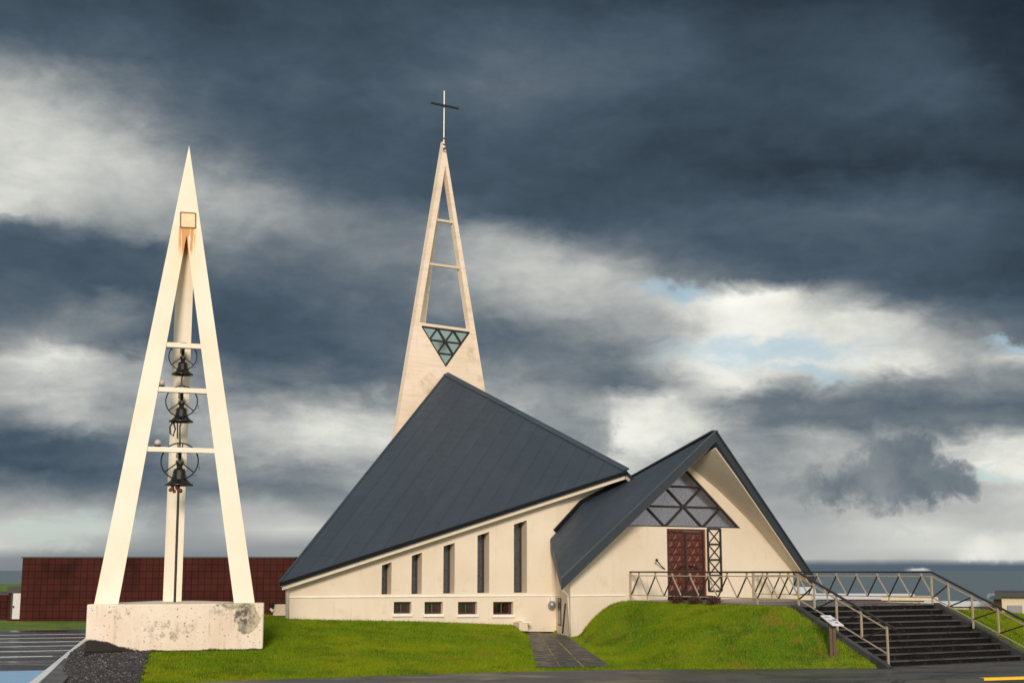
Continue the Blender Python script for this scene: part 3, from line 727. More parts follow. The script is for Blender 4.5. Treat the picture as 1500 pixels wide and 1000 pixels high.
def lt(i, j, n=3): return g3[2]+(g3[0]-g3[2])*(i/n)+(g3[1]-g3[2])*(j/n)
for i in range(1, 4): sg.bar(lt(i, 0), lt(0, i), .05, .07 if i == 3 else .05, sh)
for j in range(0, 3):
    sg.bar(lt(0, j), lt(3-j, j), .05, .045, sh); sg.bar(lt(j, 0), lt(j, 3-j), .05, .045, sh)
sg.build('window_lattice', M['frame'], spo)
MB().prism([p-sh*.04 for p in g3], -sh*.02).build('window_glass', M['spire_glass'], spo)
ct = atY(650.8, 133.5, Tp.y-.2); cbm = atY(651.3, 219, Tp.y-.2); cbm.x = ct.x
cr = MB().bar(cbm, ct, .042, .042); cr.build('cross_mast', M['pipe'], spo)
cc_ = atY(651, 155.5, Tp.y-.24); ca = V(math.cos(sa), math.sin(sa), 0)
MB().bar(cc_-ca*.66-sh*-.04, cc_+ca*.66-sh*-.04, .07, .075).build('cross_arm', M['iron'], spo)
mc = MB()
for y in (203, 212, 218): MB().bar(atY(648.8, y, Tp.y-.2), atY(653.4, y, Tp.y-.2), .1, .05).build('mast_clamp', M['rustred'], spo)
# ------------------------------------------------------------------ things on and by the church
wl_ = nh(808.5, 885, .22); lampo = thing('wall_lamp', 'round grey globe lamp on a white arm at the low end of the nave wall', 'lamp', wl_)
MB().sphere(wl_, .13).build('globe', simple('grey_globe', (.30, .29, .28), .25, .3), lampo, smooth=True)
lb = nh(808.5, 878.5, .1); MB().bar(lb-up*.1, lb+up*.1, .13, .2, NN).build('bracket', M['sill'], lampo); MB().tube([lb, V(wl_.x, wl_.y, lb.z-.02), wl_+up*.1], .03).build('arm', M['sill'], lampo)
pa, pb_ = hit(828, 884, w0+wn*.06, wn), hit(824, 930, w0+wn*.35, wn); pb_ = V(pb_.x, pb_.y, .50)
tag(MB().tube([pb_, pb_.lerp(pa, .5), pa], [.03, .027, .025]).build('pole', M['iron']), 'thin black pole leaning against the narrow wall by the porch downpipe', 'pole')
bk = [nh(761, 911, .75), nh(773.5, 911, .05)]
blk = thing('concrete_block', 'small pale concrete block at the lawn corner beside the dark path', 'concrete block', (nh(767, 924, .5)))
bc = nh(767, 917, .35); MB().prism([nh(760.5, 924, .7), nh(774, 924, .7), nh(773, 911, .62), nh(761, 911, .62)], -NN*.62).build('block', M['concrete'], blk, bevel=.02)
ct_ = nh(767, 911.4, .31); MB().box(V(ct_.x, ct_.y, ct_.z+.03), NW*.17, NN*.34, up*.028).build('cap', M['sill'], blk, bevel=.008)
lw_ = thing('low_wall', 'low cream garden wall with a dark cowl at the far left church corner', 'wall', atY(409, 901, 47.2))
MB().prism([atY(399.8, 901, 47.2), atY(420, 901, 47.2), atY(420, 884.8, 47.2), atY(401, 884.8, 47.2)], (.05, .5, 0)).build('wall', M['concrete'], lw_)
hc = atY(397.5, 886, 47.0); MB().prism([atY(394, 887.5, 47.), atY(399.6, 891, 47.), atY(401, 883.6, 47.), atY(398.5, 882, 47.)], (0, .5, 0)).build('cowl', M['gutter'], lw_)
MB().tube([atY(396.3, 890.5, 47.1), atY(397.5, 892, 47.1), atY(400, 895, 47.1)], .05).build('pipe', M['pipe'], lw_)
# ------------------------------------------------------------------ landing, stairs
st = thing('staircase', 'wide dark wet stone stairs climbing to the church landing', 'staircase', fp(2.7, 10, 0))
mbL = MB(); mbL.prism([fp(0, .02, ZP), fp(SW, .02, ZP), fp(SW, QE, ZP), fp(0, QE, ZP)], -up*.05); mbL.build('landing', M['landing'], st, bevel=.02)
MB().prism([fp(.015, .1, ZP-.052), fp(SW-.015, .1, ZP-.052), fp(SW-.015, QE-.015, ZP-.052), fp(.015, QE-.015, ZP-.052)], -up*1.6).build('landing_base', M['step'], st)
ns = 10; run = (QB-QE)/ns
for i in range(ns):
    z = ZP-.15*(i+1)+.0; q0 = QE+run*i
    if z < .02: z = .02
    s = MB(); s.prism([fp(.005, q0-.02, z), fp(SW-.005, q0-.02, z), fp(SW-.005, q0+run, z), fp(.005, q0+run, z)], -up*.035)
    stp = s.build('step', M['tread'], st, bevel=.006)
    MB().prism([fp(.01, q0-.012, z-.037), fp(SW-.01, q0-.012, z-.037), fp(SW-.01, q0+run-.035, z-.037), fp(.01, q0+run-.035, z-.037)], -up*.5).build('riser', M['step'], stp)
for s0, s1 in ((-.17, .0), (SW, SW+.17)):
    k = MB()
    prof = [(QE-.1, ZP+.02), (QE+.05, ZP+.02), (QB+.12, .05), (QB+.12, -.4), (QE-.1, -.4)]
    k.prism([fp(s0, q, z) for q, z in prof], TT*(s1-s0)); k.build('side_kerb', M['kerb'], st, bevel=.012)
# railings
def railing(label, s, q_start, q_end_rail, last_q, side):
    r = thing('railing', label, 'railing', fp(s, QE, ZP), 'railings of the church stairs')
    H, MID, LOW = .92, .80, .17; sl = .40
    def zr(q, h): return ZP+h-max(0, q-QE)*sl
    tr = MB(); a = fp(s, q_start, ZP+H); k = fp(s, QE, ZP+H); e = fp(s, q_end_rail, zr(q_end_rail, H))
    tr.bar(a, k+AA*.01, .075, .05); tr.bar(k, e, .075, .05); tr.build('handrail', M['dark_metal'], r, bevel=.01)
    for h, w in ((MID, .03), (LOW, .03)):
        m_ = MB(); e = fp(s, last_q, zr(last_q, h)); m_.bar(fp(s, q_start, ZP+h), fp(s, QE, ZP+h), w, w); m_.bar(fp(s, QE, ZP+h), e, w, w); m_.build('rail_bar', M['bronze'], r)
    def post(q, z0, z1, w=.045): MB().bar(fp(s, q, z0), fp(s, q, z1), w, w, AA).build('post', M['bronze'], r)
    post(q_start+.02, ZP-.02, ZP+H)
    n = 9; pit = (QE-q_start-.0)/n; nodes = [q_start+pit*(i+.55) for i in range(n)]
    for i, q in enumerate(nodes):
        post(q, ZP+MID, ZP+H-.02)
        for dq, mm in ((-.5, M['dark_metal']), (.5, M['bronze'])):  # sun-facing braces pale, the others dark: light and shade put into the colour
            MB().bar(fp(s, q, ZP+MID), fp(s, max(q+dq*pit, q_start+.02), ZP+LOW), .032, .032).build('brace', mm, r)
    for i, q in enumerate(nodes[::3]):
        post(q+.5*pit, ZP-.02, ZP+LOW, .035)
    post(QE-.02, ZP-.03, ZP+MID)
    qs = [8.97, 9.83, 10.74, 11.65]; pq = QE
    for i, q in enumerate(qs):
        bot = zr(q, LOW) if i in (0, 2) else max(ZP-(q-QE)*.44, .02)
        post(q, bot-.02, zr(q, H)-.02)
        MB().bar(fp(s, pq, zr(pq, LOW)), fp(s, q, zr(q, MID)), .032, .032).build('brace', M['dark_metal'], r); pq = q
    return r
railing('near railing with zigzag braces along the grass mound and the left stair edge', 0.06, .15, 11.95, 11.65, -1)
railing('far railing with zigzag braces on the seaward side of landing and stairs', SW-.06, .15, 11.95, 11.65, 1)
# low shrubs at the landing edge
for i, (x, y) in enumerate(((1002, 881), (1028, 881), (1055, 883))):
    k = (x-750)/2028; q = (k*46-3.79+.35*.0)/(.5+.866*k); base = fp(-.28, q, 0); base.z = T1(base.x, base.y)-.02
    lab = ('leftmost of three low red-brown shrubs, right of the railing start below the door', 'middle one of three low red-brown shrubs under the landing railing', 'rightmost of three low red-brown shrubs under the landing railing')[i]
    t_ = thing('shrub', lab, 'shrub', base, 'low shrubs along the landing')
    st_ = MB(); lf = MB()
    for _ in range(90):
        a = random.random()*6.28; rr = random.uniform(.03, .24); h = random.uniform(.10, .27)*(1.1-rr)
        p1 = base+V(math.cos(a)*rr*.25, math.sin(a)*rr*.25, 0); p2 = base+V(math.cos(a)*rr, math.sin(a)*rr, h)
        st_.bar(p1, p2, .012, .012)
        for _k in range(3):
            c = p1.lerp(p2, random.uniform(.55, 1.05)); d = V(random.gauss(0, 1), random.gauss(0, 1), random.gauss(0, 1)).normalized()*.035; e = V(random.gauss(0, 1), random.gauss(0, 1), random.gauss(0, 1)).normalized()*.025
            lf.add([c-d, c+e, c+d, c-e], [(0, 1, 2, 3)])
    st_.build('stems', M['twig'], t_); lf.build('leaves', M['twig'], t_, weld=False)
# information board
sb = fp(-.85, 10.6, 0); sb.z = T1(sb.x, sb.y)
sg = thing('information_board', 'slanted white information board on a short wooden post beside the stairs', 'sign', sb)
for dx_ in (-.047, .047):
    MB().box(sb+V(dx_, 0, .36), V(.043, 0, 0), V(0, .06, 0), up*.46).build('post', M['wood_post'], sg, bevel=.012)
tl, tr_, br_, bl = atY(1202, 900.5, sb.y+.30), atY(1216.5, 900.5, sb.y+.36), atY(1236, 915, sb.y-.22), atY(1219.5, 914.5, sb.y-.28)
pn_ = (tr_-tl).cross(bl-tl).normalized(); pn_ = pn_ if pn_.z > 0 else -pn_
pnl = MB().prism([tl, tr_, br_, bl], -pn_*.03).build('panel', M['panel'], sg)
ik = MB()
def pp(u, v): return tl.lerp(tr_, u).lerp(bl.lerp(br_, u), v)+pn_*.004
for (u0, u1, v0, v1) in ((.55, .9, .42, .58), (.5, .75, .72, .84), (.12, .5, .15, .18), (.12, .6, .24, .27), (.1, .45, .5, .53), (.1, .42, .58, .61), (.1, .45, .66, .69)):
    ik.add([pp(u0, v0), pp(u1, v0), pp(u1, v1), pp(u0, v1)], [(0, 1, 2, 3)])
ik.build('print', M['ink'], pnl)
# ------------------------------------------------------------------ bell tower
def tower_mat():
    m, t, b = mat('white_tower_paint'); p = t.pos()
    n1 = t.noise(p, .8, 5, .6); c = t.mix(t.rng(n1, .35, .7), (.84, .76, .63), (.80, .70, .55))
    sx = t.n.new('ShaderNodeSeparateXYZ'); t.put(sx.inputs[0], p)
    ru = hit(275, 333, TW0, TFn)
    dxr = t.math('DIVIDE', t.math('ABSOLUTE', t.math('SUBTRACT', sx.outputs[0], ru.x)), .19)
    st = t.noise(t.vscale(p, (14, 3, .9)), 1.2, 4, .6)
    dz = t.math('SUBTRACT', ru.z+.02, sx.outputs[2])
    ve = t.math('MULTIPLY', t.rng(dz, -.02, .03), t.rng(dz, .10, 1.0, 1, 0))
    k = t.math('MULTIPLY', t.math('MULTIPLY', ve, t.rng(dxr, .6, 1.3, 1, 0)), t.rng(st, .38, .56))
    c = t.mix(t.math('MINIMUM', t.math('MULTIPLY', k, 3.2), .95), c, (.50, .135, .006)); halo = t.math('MULTIPLY', t.math('MULTIPLY', t.rng(dz, -.05, .1), t.rng(dz, .2, 3.2, 1, 0)), t.rng(dxr, .4, 3.4, 1, 0)); c = t.mix(t.math('MULTIPLY', halo, .35), c, (.80, .52, .20))
    sp_ = t.noise(p, 16, 3); c = t.mix(t.math('MULTIPLY', t.rng(sp_, .72, .76), .5), c, (.25, .17, .1))
    t.put(b.inputs['Base Color'], c); b.inputs['Roughness'].default_value = .55; bump(t, b, t.noise(p, 25, 4), .12, .01); return m
TMm = V(math.cos(R(20)), math.sin(R(20)), 0); TMn = V(math.sin(R(20)), -math.cos(R(20)), 0)
tm0 = atY(255, 883, 36.3)
TL = hit(138, 885, tm0, TMn); TR = hit(373, 880, tm0, TMn); zb_ = (TL.z+TR.z)/2; TL.z = TR.z = zb_
TB = atY(251, 878, 39.3); TB.z = zb_
TT_ = atY(277, 213, 37.3)
TW0 = TL.copy(); TFn = (TR-TL).cross(TT_-TL).normalized(); TFn = TFn if TFn.y < 0 else -TFn
M['tower'] = tower_mat()
tower = thing('bell_tower', 'white three-legged concrete bell tower tapering to a point above a weathered plinth', 'bell tower', V(tm0.x-.4, tm0.y+1, .4))
tauM = .79
def corner(c, tau): return c.lerp(TT_, tau)
for C0, O1, O2, wb in ((TL, TR, TB, .60), (TR, TL, TB, .55), (TB, TL, TR, .46)):
    mb = MB(); rings = []
    for i in range(9):
        tau = -.01+(tauM+.01)*i/8; c = corner(C0, tau); e1 = corner(O1, tau)-c; e2 = corner(O2, tau)-c
        w1_ = wb+(.5*(1-tauM)*(TR-TL).length-wb)*max(tau, 0)/tauM; k1 = w1_/(TR-TL).length*(TR-TL).length
        rings.append([c, c+e1.normalized()*min(w1_, e1.length/2), c+e2.normalized()*min(w1_, e2.length/2)])
    for a, b in zip(rings[:-1], rings[1:]):
        mb.add(a+b, [(0, 1, 4, 3), (1, 2, 5, 4), (2, 0, 3, 5)])
    mb.add(rings[0], [(0, 1, 2)])
    mb.build('leg', M['tower'], tower)
mb = MB(); b3 = [corner(c, tauM) for c in (TL, TR, TB)]; mb.add(b3+[TT_], [(0, 1, 3), (1, 2, 3), (2, 0, 3)]); mb.build('tip', M['tower'], tower)
M['plaque'] = simple('rust_edged_plate', (.80, .62, .38), .6, 0, .25, 9)
f4 = [hit(x, y, TW0+TFn*.012, TFn) for x, y in ((264.5, 333), (286.5, 334), (286.5, 312.5), (264.5, 311))]
pq_ = MB().prism(f4, -TFn*.03).build('plate', M['plaque'], tower)
rm = MB()
for a, b in zip(f4, f4[1:]+f4[:1]): rm.bar(a, b, .03, .022, TFn)
rm.build('plate_edge', simple('brown_rust', (.23, .10, .03), .9, 0, .5, 20), pq_)
def front_at(z, k):       # k 0..1 between inner edges of the two front legs
    tau = (z-zb_)/(TT_.z-zb_); a, b = corner(TL, tau), corner(TR, tau); return a.lerp(b, k)
beams = []
for (x, y) in ((270, 505.5), (269, 571), (266, 658.5)):
    z = hit(x, y, TW0, TFn).z; beams.append(z)
    a, b = front_at(z, .12), front_at(z, .88)
    MB().bar(a-TMn*.12, b-TMn*.12, .17, .135).build('beam', M['tower'], tower, bevel=.01)
    tau = (z-zb_)/(TT_.z-zb_); c = front_at(z, .5); rr_ = corner(TB, tau)
    MB().bar(c-TMn*.2, rr_, .10, .10).build('tie_beam', M['tower'], tower)
rod_b = atY(256, 879, 37.2); rod_b.z = zb_; rod_t = atY(261.5, 716, 37.0)
MB().tube([rod_b, rod_t], .035).build('rod', M['iron'], tower)
# plinth
pf = [hit(122, 905, tm0+TMn*.42, TMn), hit(166, 905, tm0+TMn*.50, TMn), hit(386, 905, tm0+TMn*.40, TMn)]
ptop = hit(255, 884, tm0+TMn*.42, TMn).z
ZT = ptop
pl_ = [V(pf[0].x, pf[0].y+.25, 0), V(pf[1].x, pf[1].y, 0), V((pf[1].x+pf[2].x)/2+TMn.x*.06, (pf[1].y+pf[2].y)/2+TMn.y*.06, 0), V(pf[2].x, pf[2].y, 0), V(pf[2].x-.12, pf[2].y+.75, 0), V(TB.x+.6, TB.y+.55, 0), V(TB.x-.6, TB.y+.45, 0), V(pf[0].x-.1, pf[0].y+1.0, 0)]
def plinth_mat():
    m, t, b = mat('weathered_plinth_paint'); p = t.pos()
    n1 = t.noise(p, .9, 6, .65); n2 = t.noise(p, 7, 5, .65); n3 = t.noise(p, 2.2, 5, .7); n4 = t.noise(t.vscale(p, (1, 1, .35)), 4, 4, .6)
    c = t.mix(t.rng(n1, .35, .7), (.80, .69, .57), (.72, .57, .45))
    c = t.mix(t.math('MULTIPLY', t.rng(n4, .55, .75), .4), c, (.60, .42, .28))
    # bare patch near the right corner and a grey lichen patch left of the middle
    def blob(px, py, rx, rz):
        q = hit(px, py, tm0+TMn*.45, TMn); d = t.vmath('SUBTRACT', t.vmath('ADD', p, t.vscale(t.vmath('SUBTRACT', t.noise(p, 3.5, 4, .6, color=True), (.5, .5, .5)), (.5, .5, .5))), tuple(q))
        return t.rng(t.vmath('LENGTH', t.vscale(d, (1/rx, .25, 1/rz))), .93, 1.0, 1, 0)
    k = t.math('MAXIMUM', blob(361, 905, .30, .42), blob(345, 884, .40, .10))
    c = t.mix(k, c, t.mix(t.rng(n2, .4, .6), (.52, .43, .30), (.24, .22, .18))); c = t.mix(t.math('MULTIPLY', blob(358, 900, .19, .22), t.rng(n2, .40, .56)), c, (.11, .105, .09))
    k2 = t.math('MAXIMUM', blob(245, 920, .75, .24), t.math('MAXIMUM', blob(176, 898, .28, .16), blob(330, 893, .34, .14)))
    c = t.mix(t.math('MULTIPLY', t.math('MULTIPLY', k2, t.rng(n2, .46, .66)), .75), c, (.28, .25, .20))
    c = t.mix(t.rng(t.noise(p, 17, 4, .62), .63, .67), c, (.10, .08, .07)); c = t.mix(t.math('MULTIPLY', t.rng(t.noise(t.vscale(p, (6, 6, .6)), 1.5, 5, .65), .54, .72), .5), c, (.45, .33, .24))
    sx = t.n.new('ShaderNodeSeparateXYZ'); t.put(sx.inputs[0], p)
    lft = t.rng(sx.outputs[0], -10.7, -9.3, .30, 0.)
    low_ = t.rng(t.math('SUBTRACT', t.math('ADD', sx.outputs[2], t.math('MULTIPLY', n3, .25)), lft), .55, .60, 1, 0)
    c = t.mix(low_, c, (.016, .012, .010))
    t.put(b.inputs['Base Color'], c); b.inputs['Roughness'].default_value = .85; bump(t, b, t.math('ADD', n2, k), .3, .02); return m
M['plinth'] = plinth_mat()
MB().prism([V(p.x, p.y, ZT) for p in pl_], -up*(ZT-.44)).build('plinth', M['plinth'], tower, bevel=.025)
cen = sum((Vector(p) for p in pl_), V(0, 0, 0))/len(pl_)
MB().prism([V(p.x, p.y, .435).lerp(V(cen.x, cen.y, .435), -.004) for p in pl_], -up*.7).build('plinth_foot', M['soil'], tower)
# bells: one built at unit size (mouth radius 1 at z = 0 hanging point = top), copied and scaled
def make_bell(label, loc):
    b = thing('bell', label, 'bell', loc, 'bells hung in the white tower')
    L = V(*loc)
    prof = [(.02, -.50), (.22, -.50), (.36, -.54), (.42, -.64), (.44, -.85), (.50, -1.1), (.62, -1.35), (.80, -1.52), (.96, -1.60), (1.0, -1.68), (.95, -1.71), (.84, -1.62), (.62, -1.42), (.4, -1.1), (.34, -.7), (.02, -.6)]
    MB().lathe(L, prof, 32).build('body', M['bell'], b, smooth=True)
    MB().lathe(L, [(.455, -.72), (.475, -.74), (.455, -.76)], 32).build('band', M['bell'], b, smooth=True)
    h = MB(); h.box(L+V(0, 0, -.08), V(.28, 0, 0), V(0, .2, 0), V(0, 0, .14)); h.lathe(L, [(.02, -.2), (.17, -.22), (.26, -.30), (.16, -.37), (.22, -.44), (.2, -.5), (.02, -.52)], 16); h.build('headstock', M['iron'], b, bevel=.02)
    wb = V(0, -.32, -.02); rw = 1.26
    wh = MB(); wh.tube([L+wb+V(rw*math.cos(a), 0, rw*math.sin(a)) for a in [2*math.pi*i/40 for i in range(40)]], .052, 6, closed=True)
    for a in (R(38-180), R(-38), R(82), R(98)): wh.tube([L+wb+V(.12*math.cos(a), 0, .12*math.sin(a)), L+wb+V(rw*math.cos(a), 0, rw*math.sin(a))], .044, 6)
    wh.tube([L+wb+V(rw*math.cos(R(-12)), 0, rw*math.sin(R(-12))), L+wb+V(rw*1.1, 0, -.42), L+wb+V(rw*1.07, 0, -.6)], .02, 5)
    wh.tube([L+wb+V(rw*math.cos(R(-52)), 0, rw*math.sin(R(-52))), L+wb+V(rw*.86, 0, -.98), L+wb+V(rw*.98, 0, -.94)], .02, 5)
    wh.build('wheel', M['iron'], b, smooth=True)
    c = MB(); c.tube([L+V(0, 0, -.62), L+V(0, 0, -1.6)], .04); c.sphere(L+V(0, 0, -1.62), .14); c.tube([L+V(0, 0, -1.7), L+V(0, 0, -1.98)], .06); c.build('clapper', M['iron'], b, smooth=True)
    pl2 = MB(); pl2.prism([L+V(-.12, -.52, -.72), L+V(.12, -.52, -.72), L+V(.13, -.66, -1.28), L+V(-.13, -.66, -1.28)], V(0, .05, 0)); pl2.build('striker', M['iron'], b)
    return b
blabels = ['smallest black bell, hung under the top beam of the white tower', 'middle black bell, hung under the second beam with a globe lamp', 'largest black bell, hung lowest in the white tower above the long rod']
bx = [(267, 549), (265, 618), (262, 711)]; bw = [32.5, 36.5, 42.5]
base_bell = None
for i in range(3):
    c = front_at(beams[i], .5)-TMn*.55; sc_ = bw[i]*c.y/2028/2*1.0
    lip = atY(bx[i][0], bx[i][1], c.y); c = V(lip.x, c.y, lip.z+1.70*sc_)
    if i == 0: base_bell = make_bell(blabels[0], (0, 0, 0)); o = base_bell
    else: o = copy_tree(base_bell)
    o.location = c; o.scale = (sc_, sc_, sc_); o.rotation_euler.z = R(12); o['label'] = blabels[i]
    # hanger from the tower
    MB().bar(c+V(0, -.02, .0), V(c.x, c.y, beams[i]+.02), .07, .07).build('hanger', M['iron'], tower) if beams[i] > c.z+.02 else None
# striker clutter under the bells
rc = atY(258.5, 716, 37.0); ha = MB()
for k in range(14): ha.sphere(rc+V(random.uniform(-.15, .15), random.uniform(-.1, .1), random.uniform(-.07, .07)), random.uniform(.03, .06), 8, 6)
ha.build('hammer_gear', M['rustred'], tower)
for (x, y, r_) in ((252.5, 628, .11),):
    c = atY(x, y, 37.3); MB().tube([c+V(.0, 0, r_*1.7), c+V(-.07, 0, .05), c+V(-.05, 0, -.12), c+V(.03, 0, -.2), c+V(.08, 0, 0), c+V(.02, 0, .2)], .025).build('cable_loop', M['iron'], tower)
for (xa, y0, y1) in ((266, 552, 566), (260, 618, 642), (263.5, 622, 655)):
    MB().tube([atY(xa, y0, 37.1), atY(xa, y1, 37.1)], .022).build('pull_rod', M['iron'], tower)
glabels = ['round pinkish globe lamp on the middle beam of the tower', 'round pinkish globe lamp on the lowest beam of the tower']
g0 = None
for i, (x, bi) in enumerate(((237, 1), (231, 2))):
    tau = (beams[bi]-zb_)/(TT_.z-zb_); p = hit(x, (561, 650)[i], TW0-TMn*.10, TFn); p.z = beams[bi]+.07
    if i == 0:
        g0 = thing('globe_lamp', glabels[0], 'lamp', (0, 0, 0), 'globe lamps on the tower beams')
        MB().lathe((0, 0, 0), [(.001, 0), (.09, 0), (.09, .03), (.06, .05)], 14).build('base', M['iron'], g0)
        MB().sphere((0, 0, .115), .09).build('globe', M['lampglass'], g0, smooth=True); o = g0
    else: o = copy_tree(g0); o['label'] = glabels[i]
    o.location = p
# ------------------------------------------------------------------ red-brown tiled building behind
ry = 71.0; zg = .0
rb = thing('tiled_building', 'long flat red-brown tiled building behind the bell tower', 'building', V(-18, ry, 0))
xl, xr = atY(31, 860, ry).x, atY(430.5, 860, ry).x; ztop = atY(230, 817, ry).z; zbot = -.25
w = MB().box(V((xl+xr)/2, ry+6, (ztop+zbot)/2), V((xr-xl)/2, 0, 0), V(0, 6, 0), up*(ztop-zbot)/2).build('wall', M['tile'], rb); uvmap(w, V(1, .0, 0), V(0, 0, 1), V(xl, ry, ztop))
MB().box(V((xl+xr)/2, ry+6, ztop+.035), V((xr-xl)/2+.06, 0, 0), V(0, 6.06, 0), up*.034).build('roof_edge', M['roof_dark'], rb)
x0, x1 = atY(9, 880, ry).x, xl-.02; zt2 = atY(18, 861, ry).z
an = MB().box(V((x0+x1)/2, ry+2.3, (zt2+zbot)/2), V((x1-x0)/2, 0, 0), V(0, 2, 0), up*(zt2-zbot)/2).build('annex_wall', M['tile'], rb); uvmap(an, V(1, 0, 0), V(0, 0, 1), V(x0, ry, zt2))
MB().box(V((x0+x1)/2, ry+2.2, zt2-.09), V((x1-x0)/2+.05, 0, 0), V(0, 2, 0), up*.16).build('annex_roof_edge', M['roof_dark'], rb)
dx0, dx1 = atY(16.5, 880, ry).x, atY(28.5, 880, ry).x; dzt = atY(22, 868.5, ry).z
dr = MB().box(V((dx0+dx1)/2, ry+.27, (dzt+.02)/2), V((dx1-dx0)/2, 0, 0), V(0, .05, 0), up*(dzt-.02)/2).build('door', M['white_door'], rb)
MB().box(V(dx0+.06, ry+.2, dzt*.48), V(.03, 0, 0), V(0, .03, 0), up*.06).build('handle', M['iron'], dr)
MB().box(V(dx0-.05, ry+.25, dzt/2), V(.04, 0, 0), V(0, .06, 0), up*dzt/2).build('door_frame', M['frame'], rb)
rb2 = thing('shed', 'low dark red shed at the left edge beyond the tiled building', 'shed', V(x0-2, ry+3, 0))
zt3 = atY(4, 871.5, ry+2).z
s_ = MB().box(V(x0-3.2, ry+5, (zt3+zbot)/2), V(3.1, 0, 0), V(0, 3, 0), up*(zt3-zbot)/2).build('wall', M['tile'], rb2); uvmap(s_, V(1, 0, 0), V(0, 0, 1), V(x0, ry, zt3))
MB().box(V(x0-3.2, ry+5, zt3+.06), V(3.16, 0, 0), V(0, 3.06, 0), up*.05).build('roof', M['roof_dark'], rb2)
# ------------------------------------------------------------------ houses beyond the landing
def house(label, px0, px1, y_roof, y_eave, Y, dep, wallm, roofm, wins=(), gable=True, ridge_shift=.0, winm='frame', base_z=-3.6):
    a = atY(px0, y_eave, Y); b = atY(px1, y_eave, Y); zr_ = atY(px0, y_roof, Y+dep/2).z
    h = thing('house', label, 'house', V((a.x+b.x)/2, Y, base_z)); az = math.atan2(a.x, Y)*1.0; xd = V(math.cos(az), -math.sin(az), 0); yd = V(math.sin(az), math.cos(az), 0); Wd = (b.x-a.x)/math.cos(az)*(1-.5*math.sin(az)**2)*.97
    def hp(u, v, z): return V(a.x, Y, 0)+xd*u+yd*v+up*z
    MB().box(hp(Wd/2, dep/2, (a.z+base_z)/2), xd*Wd/2, yd*dep/2, up*(a.z-base_z)/2).build('wall', wallm, h)
    o = .35
    if gable:
        rp = MB(); ex = [hp(-o, -o, a.z-.05), hp(-o, dep+o, a.z-.05), hp(-o, dep/2, zr_)]
        rp.prism(ex, xd*(Wd+2*o)); rp.build('roof', roofm, h)
    else:
        MB().box(hp(Wd/2, dep/2, a.z+.112), xd*(Wd/2+o), yd*(dep/2+o), up*.11).build('roof', roofm, h)
    for (wx0, wx1, wy0, wy1, mm) in wins:
        p, q = hit(wx0, wy0, V(a.x, Y, 0)-yd*.03, yd), hit(wx1, wy1, V(a.x, Y, 0)-yd*.03, yd)
        wobj = MB().box((p+q)/2, xd*(q-p).dot(xd)/2, yd*.06, up*abs(p.z-q.z)/2).build('garage_door' if mm == 'garage' else 'window' if mm != 'house_red' else 'wall_panel', M[mm], h)
    return h
house('long house with a pale white roof seen through the far railing', 1196, 1338, 868.5, 876.5, 120, 11, M['house_red'], M['white_roof'])
house('low cream house with a row of small dark windows beyond the landing', 1298, 1366, 876.8, 878.6, 104, 7, M['house_cream'], M['house_cream'], [(1322, 1327, 882, 884.2, 'frame'), (1332, 1337, 882, 884.2, 'frame'), (1344, 1348, 882, 884.5, 'frame'), (1354, 1358, 882.5, 885, 'frame')], gable=False)
house('house with white roof and red wall panels right of the landing', 1362, 1458, 879.5, 886, 92, 9, M['house_white'], M['white_roof'], [(1389, 1396, 886.3, 897, 'house_red'), (1420, 1424, 886.3, 897, 'house_red'), (1364, 1372, 886.3, 897, 'house_red'), (1450, 1456, 886.3, 897, 'house_red')])
house('cream house with flat dark roof and grey garage door at right edge', 1467, 1580, 871.3, 873.5, 78, 9, M['house_cream'], M['roof_dark'], [(1476, 1498, 886, 899, 'garage')], gable=False)
house('grey-roofed house with orange walls behind the cream garage house', 1455, 1540, 868.8, 877, 88, 9, M['house_brick'], M['roof_grey'], gable=False)
house('small white roofed house showing under the porch eave', 1152, 1189, 859, 868, 105, 8, M['house_cream'], M['white_roof'])
house('far pale roofed house low between porch and stairs', 1176, 1240, 872.5, 876, 140, 9, M['house_white'], M['roof_grey'])
# ------------------------------------------------------------------ grass
def lawn_mask(x, y):
    e = (x-SO.x)*SD.x+(y-SO.y)*SD.y; d = (x-SO.x)*SN.x+(y-SO.y)*SN.y
    s = (x-F0.x)*TT.x+(y-F0.y)*TT.y; q = (x-F0.x)*AA.x+(y-F0.y)*AA.y
    m = (pd(x, y) > .0) & (pe(x, y) > .5)
    m &= ~((s > -.2) & (s < SW+.2) & (q > -.1) & (q < QB+4))
    m &= ~(((x-NP.x)*NN.x+(y-NP.y)*NN.y < .03) & ((x-NP.x)*NW.x+(y-NP.y)*NW.y > -.02))
    m &= ~((q < .03) & (s > S0-.1) & (s < S1))
    m &= ~inpoly(x, y, PATHP); m &= ~inpoly(x, y, GB); m &= ~inpoly(x, y, pl_)
    return m
def blades(n, xr_, yr_, hmin, hmax, w):
    x = rng.uniform(*xr_, n); y = rng.uniform(*yr_, n)
    u = np.abs(x/y); k = (u < .40) & lawn_mask(x+rng.normal(0, .045, n), y+rng.normal(0, .06, n)); return x[k], y[k]
xa, ya = blades(1500000, (-13, 17), (30, 50), 0, 0, 0)
xb, yb = blades(160000, (-20, -4), (48, 71), 0, 0, 0)
x = np.concatenate([xa, xb]); y = np.concatenate([ya, yb]); z = terr(x, y)-.035; n = len(x)
edge = (np.abs((x-SO.x)*SN.x+(y-SO.y)*SN.y) < .25)
h = rng.uniform(.012, .045, n)*(1-.35*edge); h = np.where(rng.random(n) < .05, h+rng.uniform(.02, .075, n), h); ang = rng.uniform(0, 6.283, n); w = rng.uniform(.004, .009, n); lx = rng.normal(0, .022, n); ly = rng.normal(0, .022, n)
cx, sx_ = np.cos(ang)*w, np.sin(ang)*w
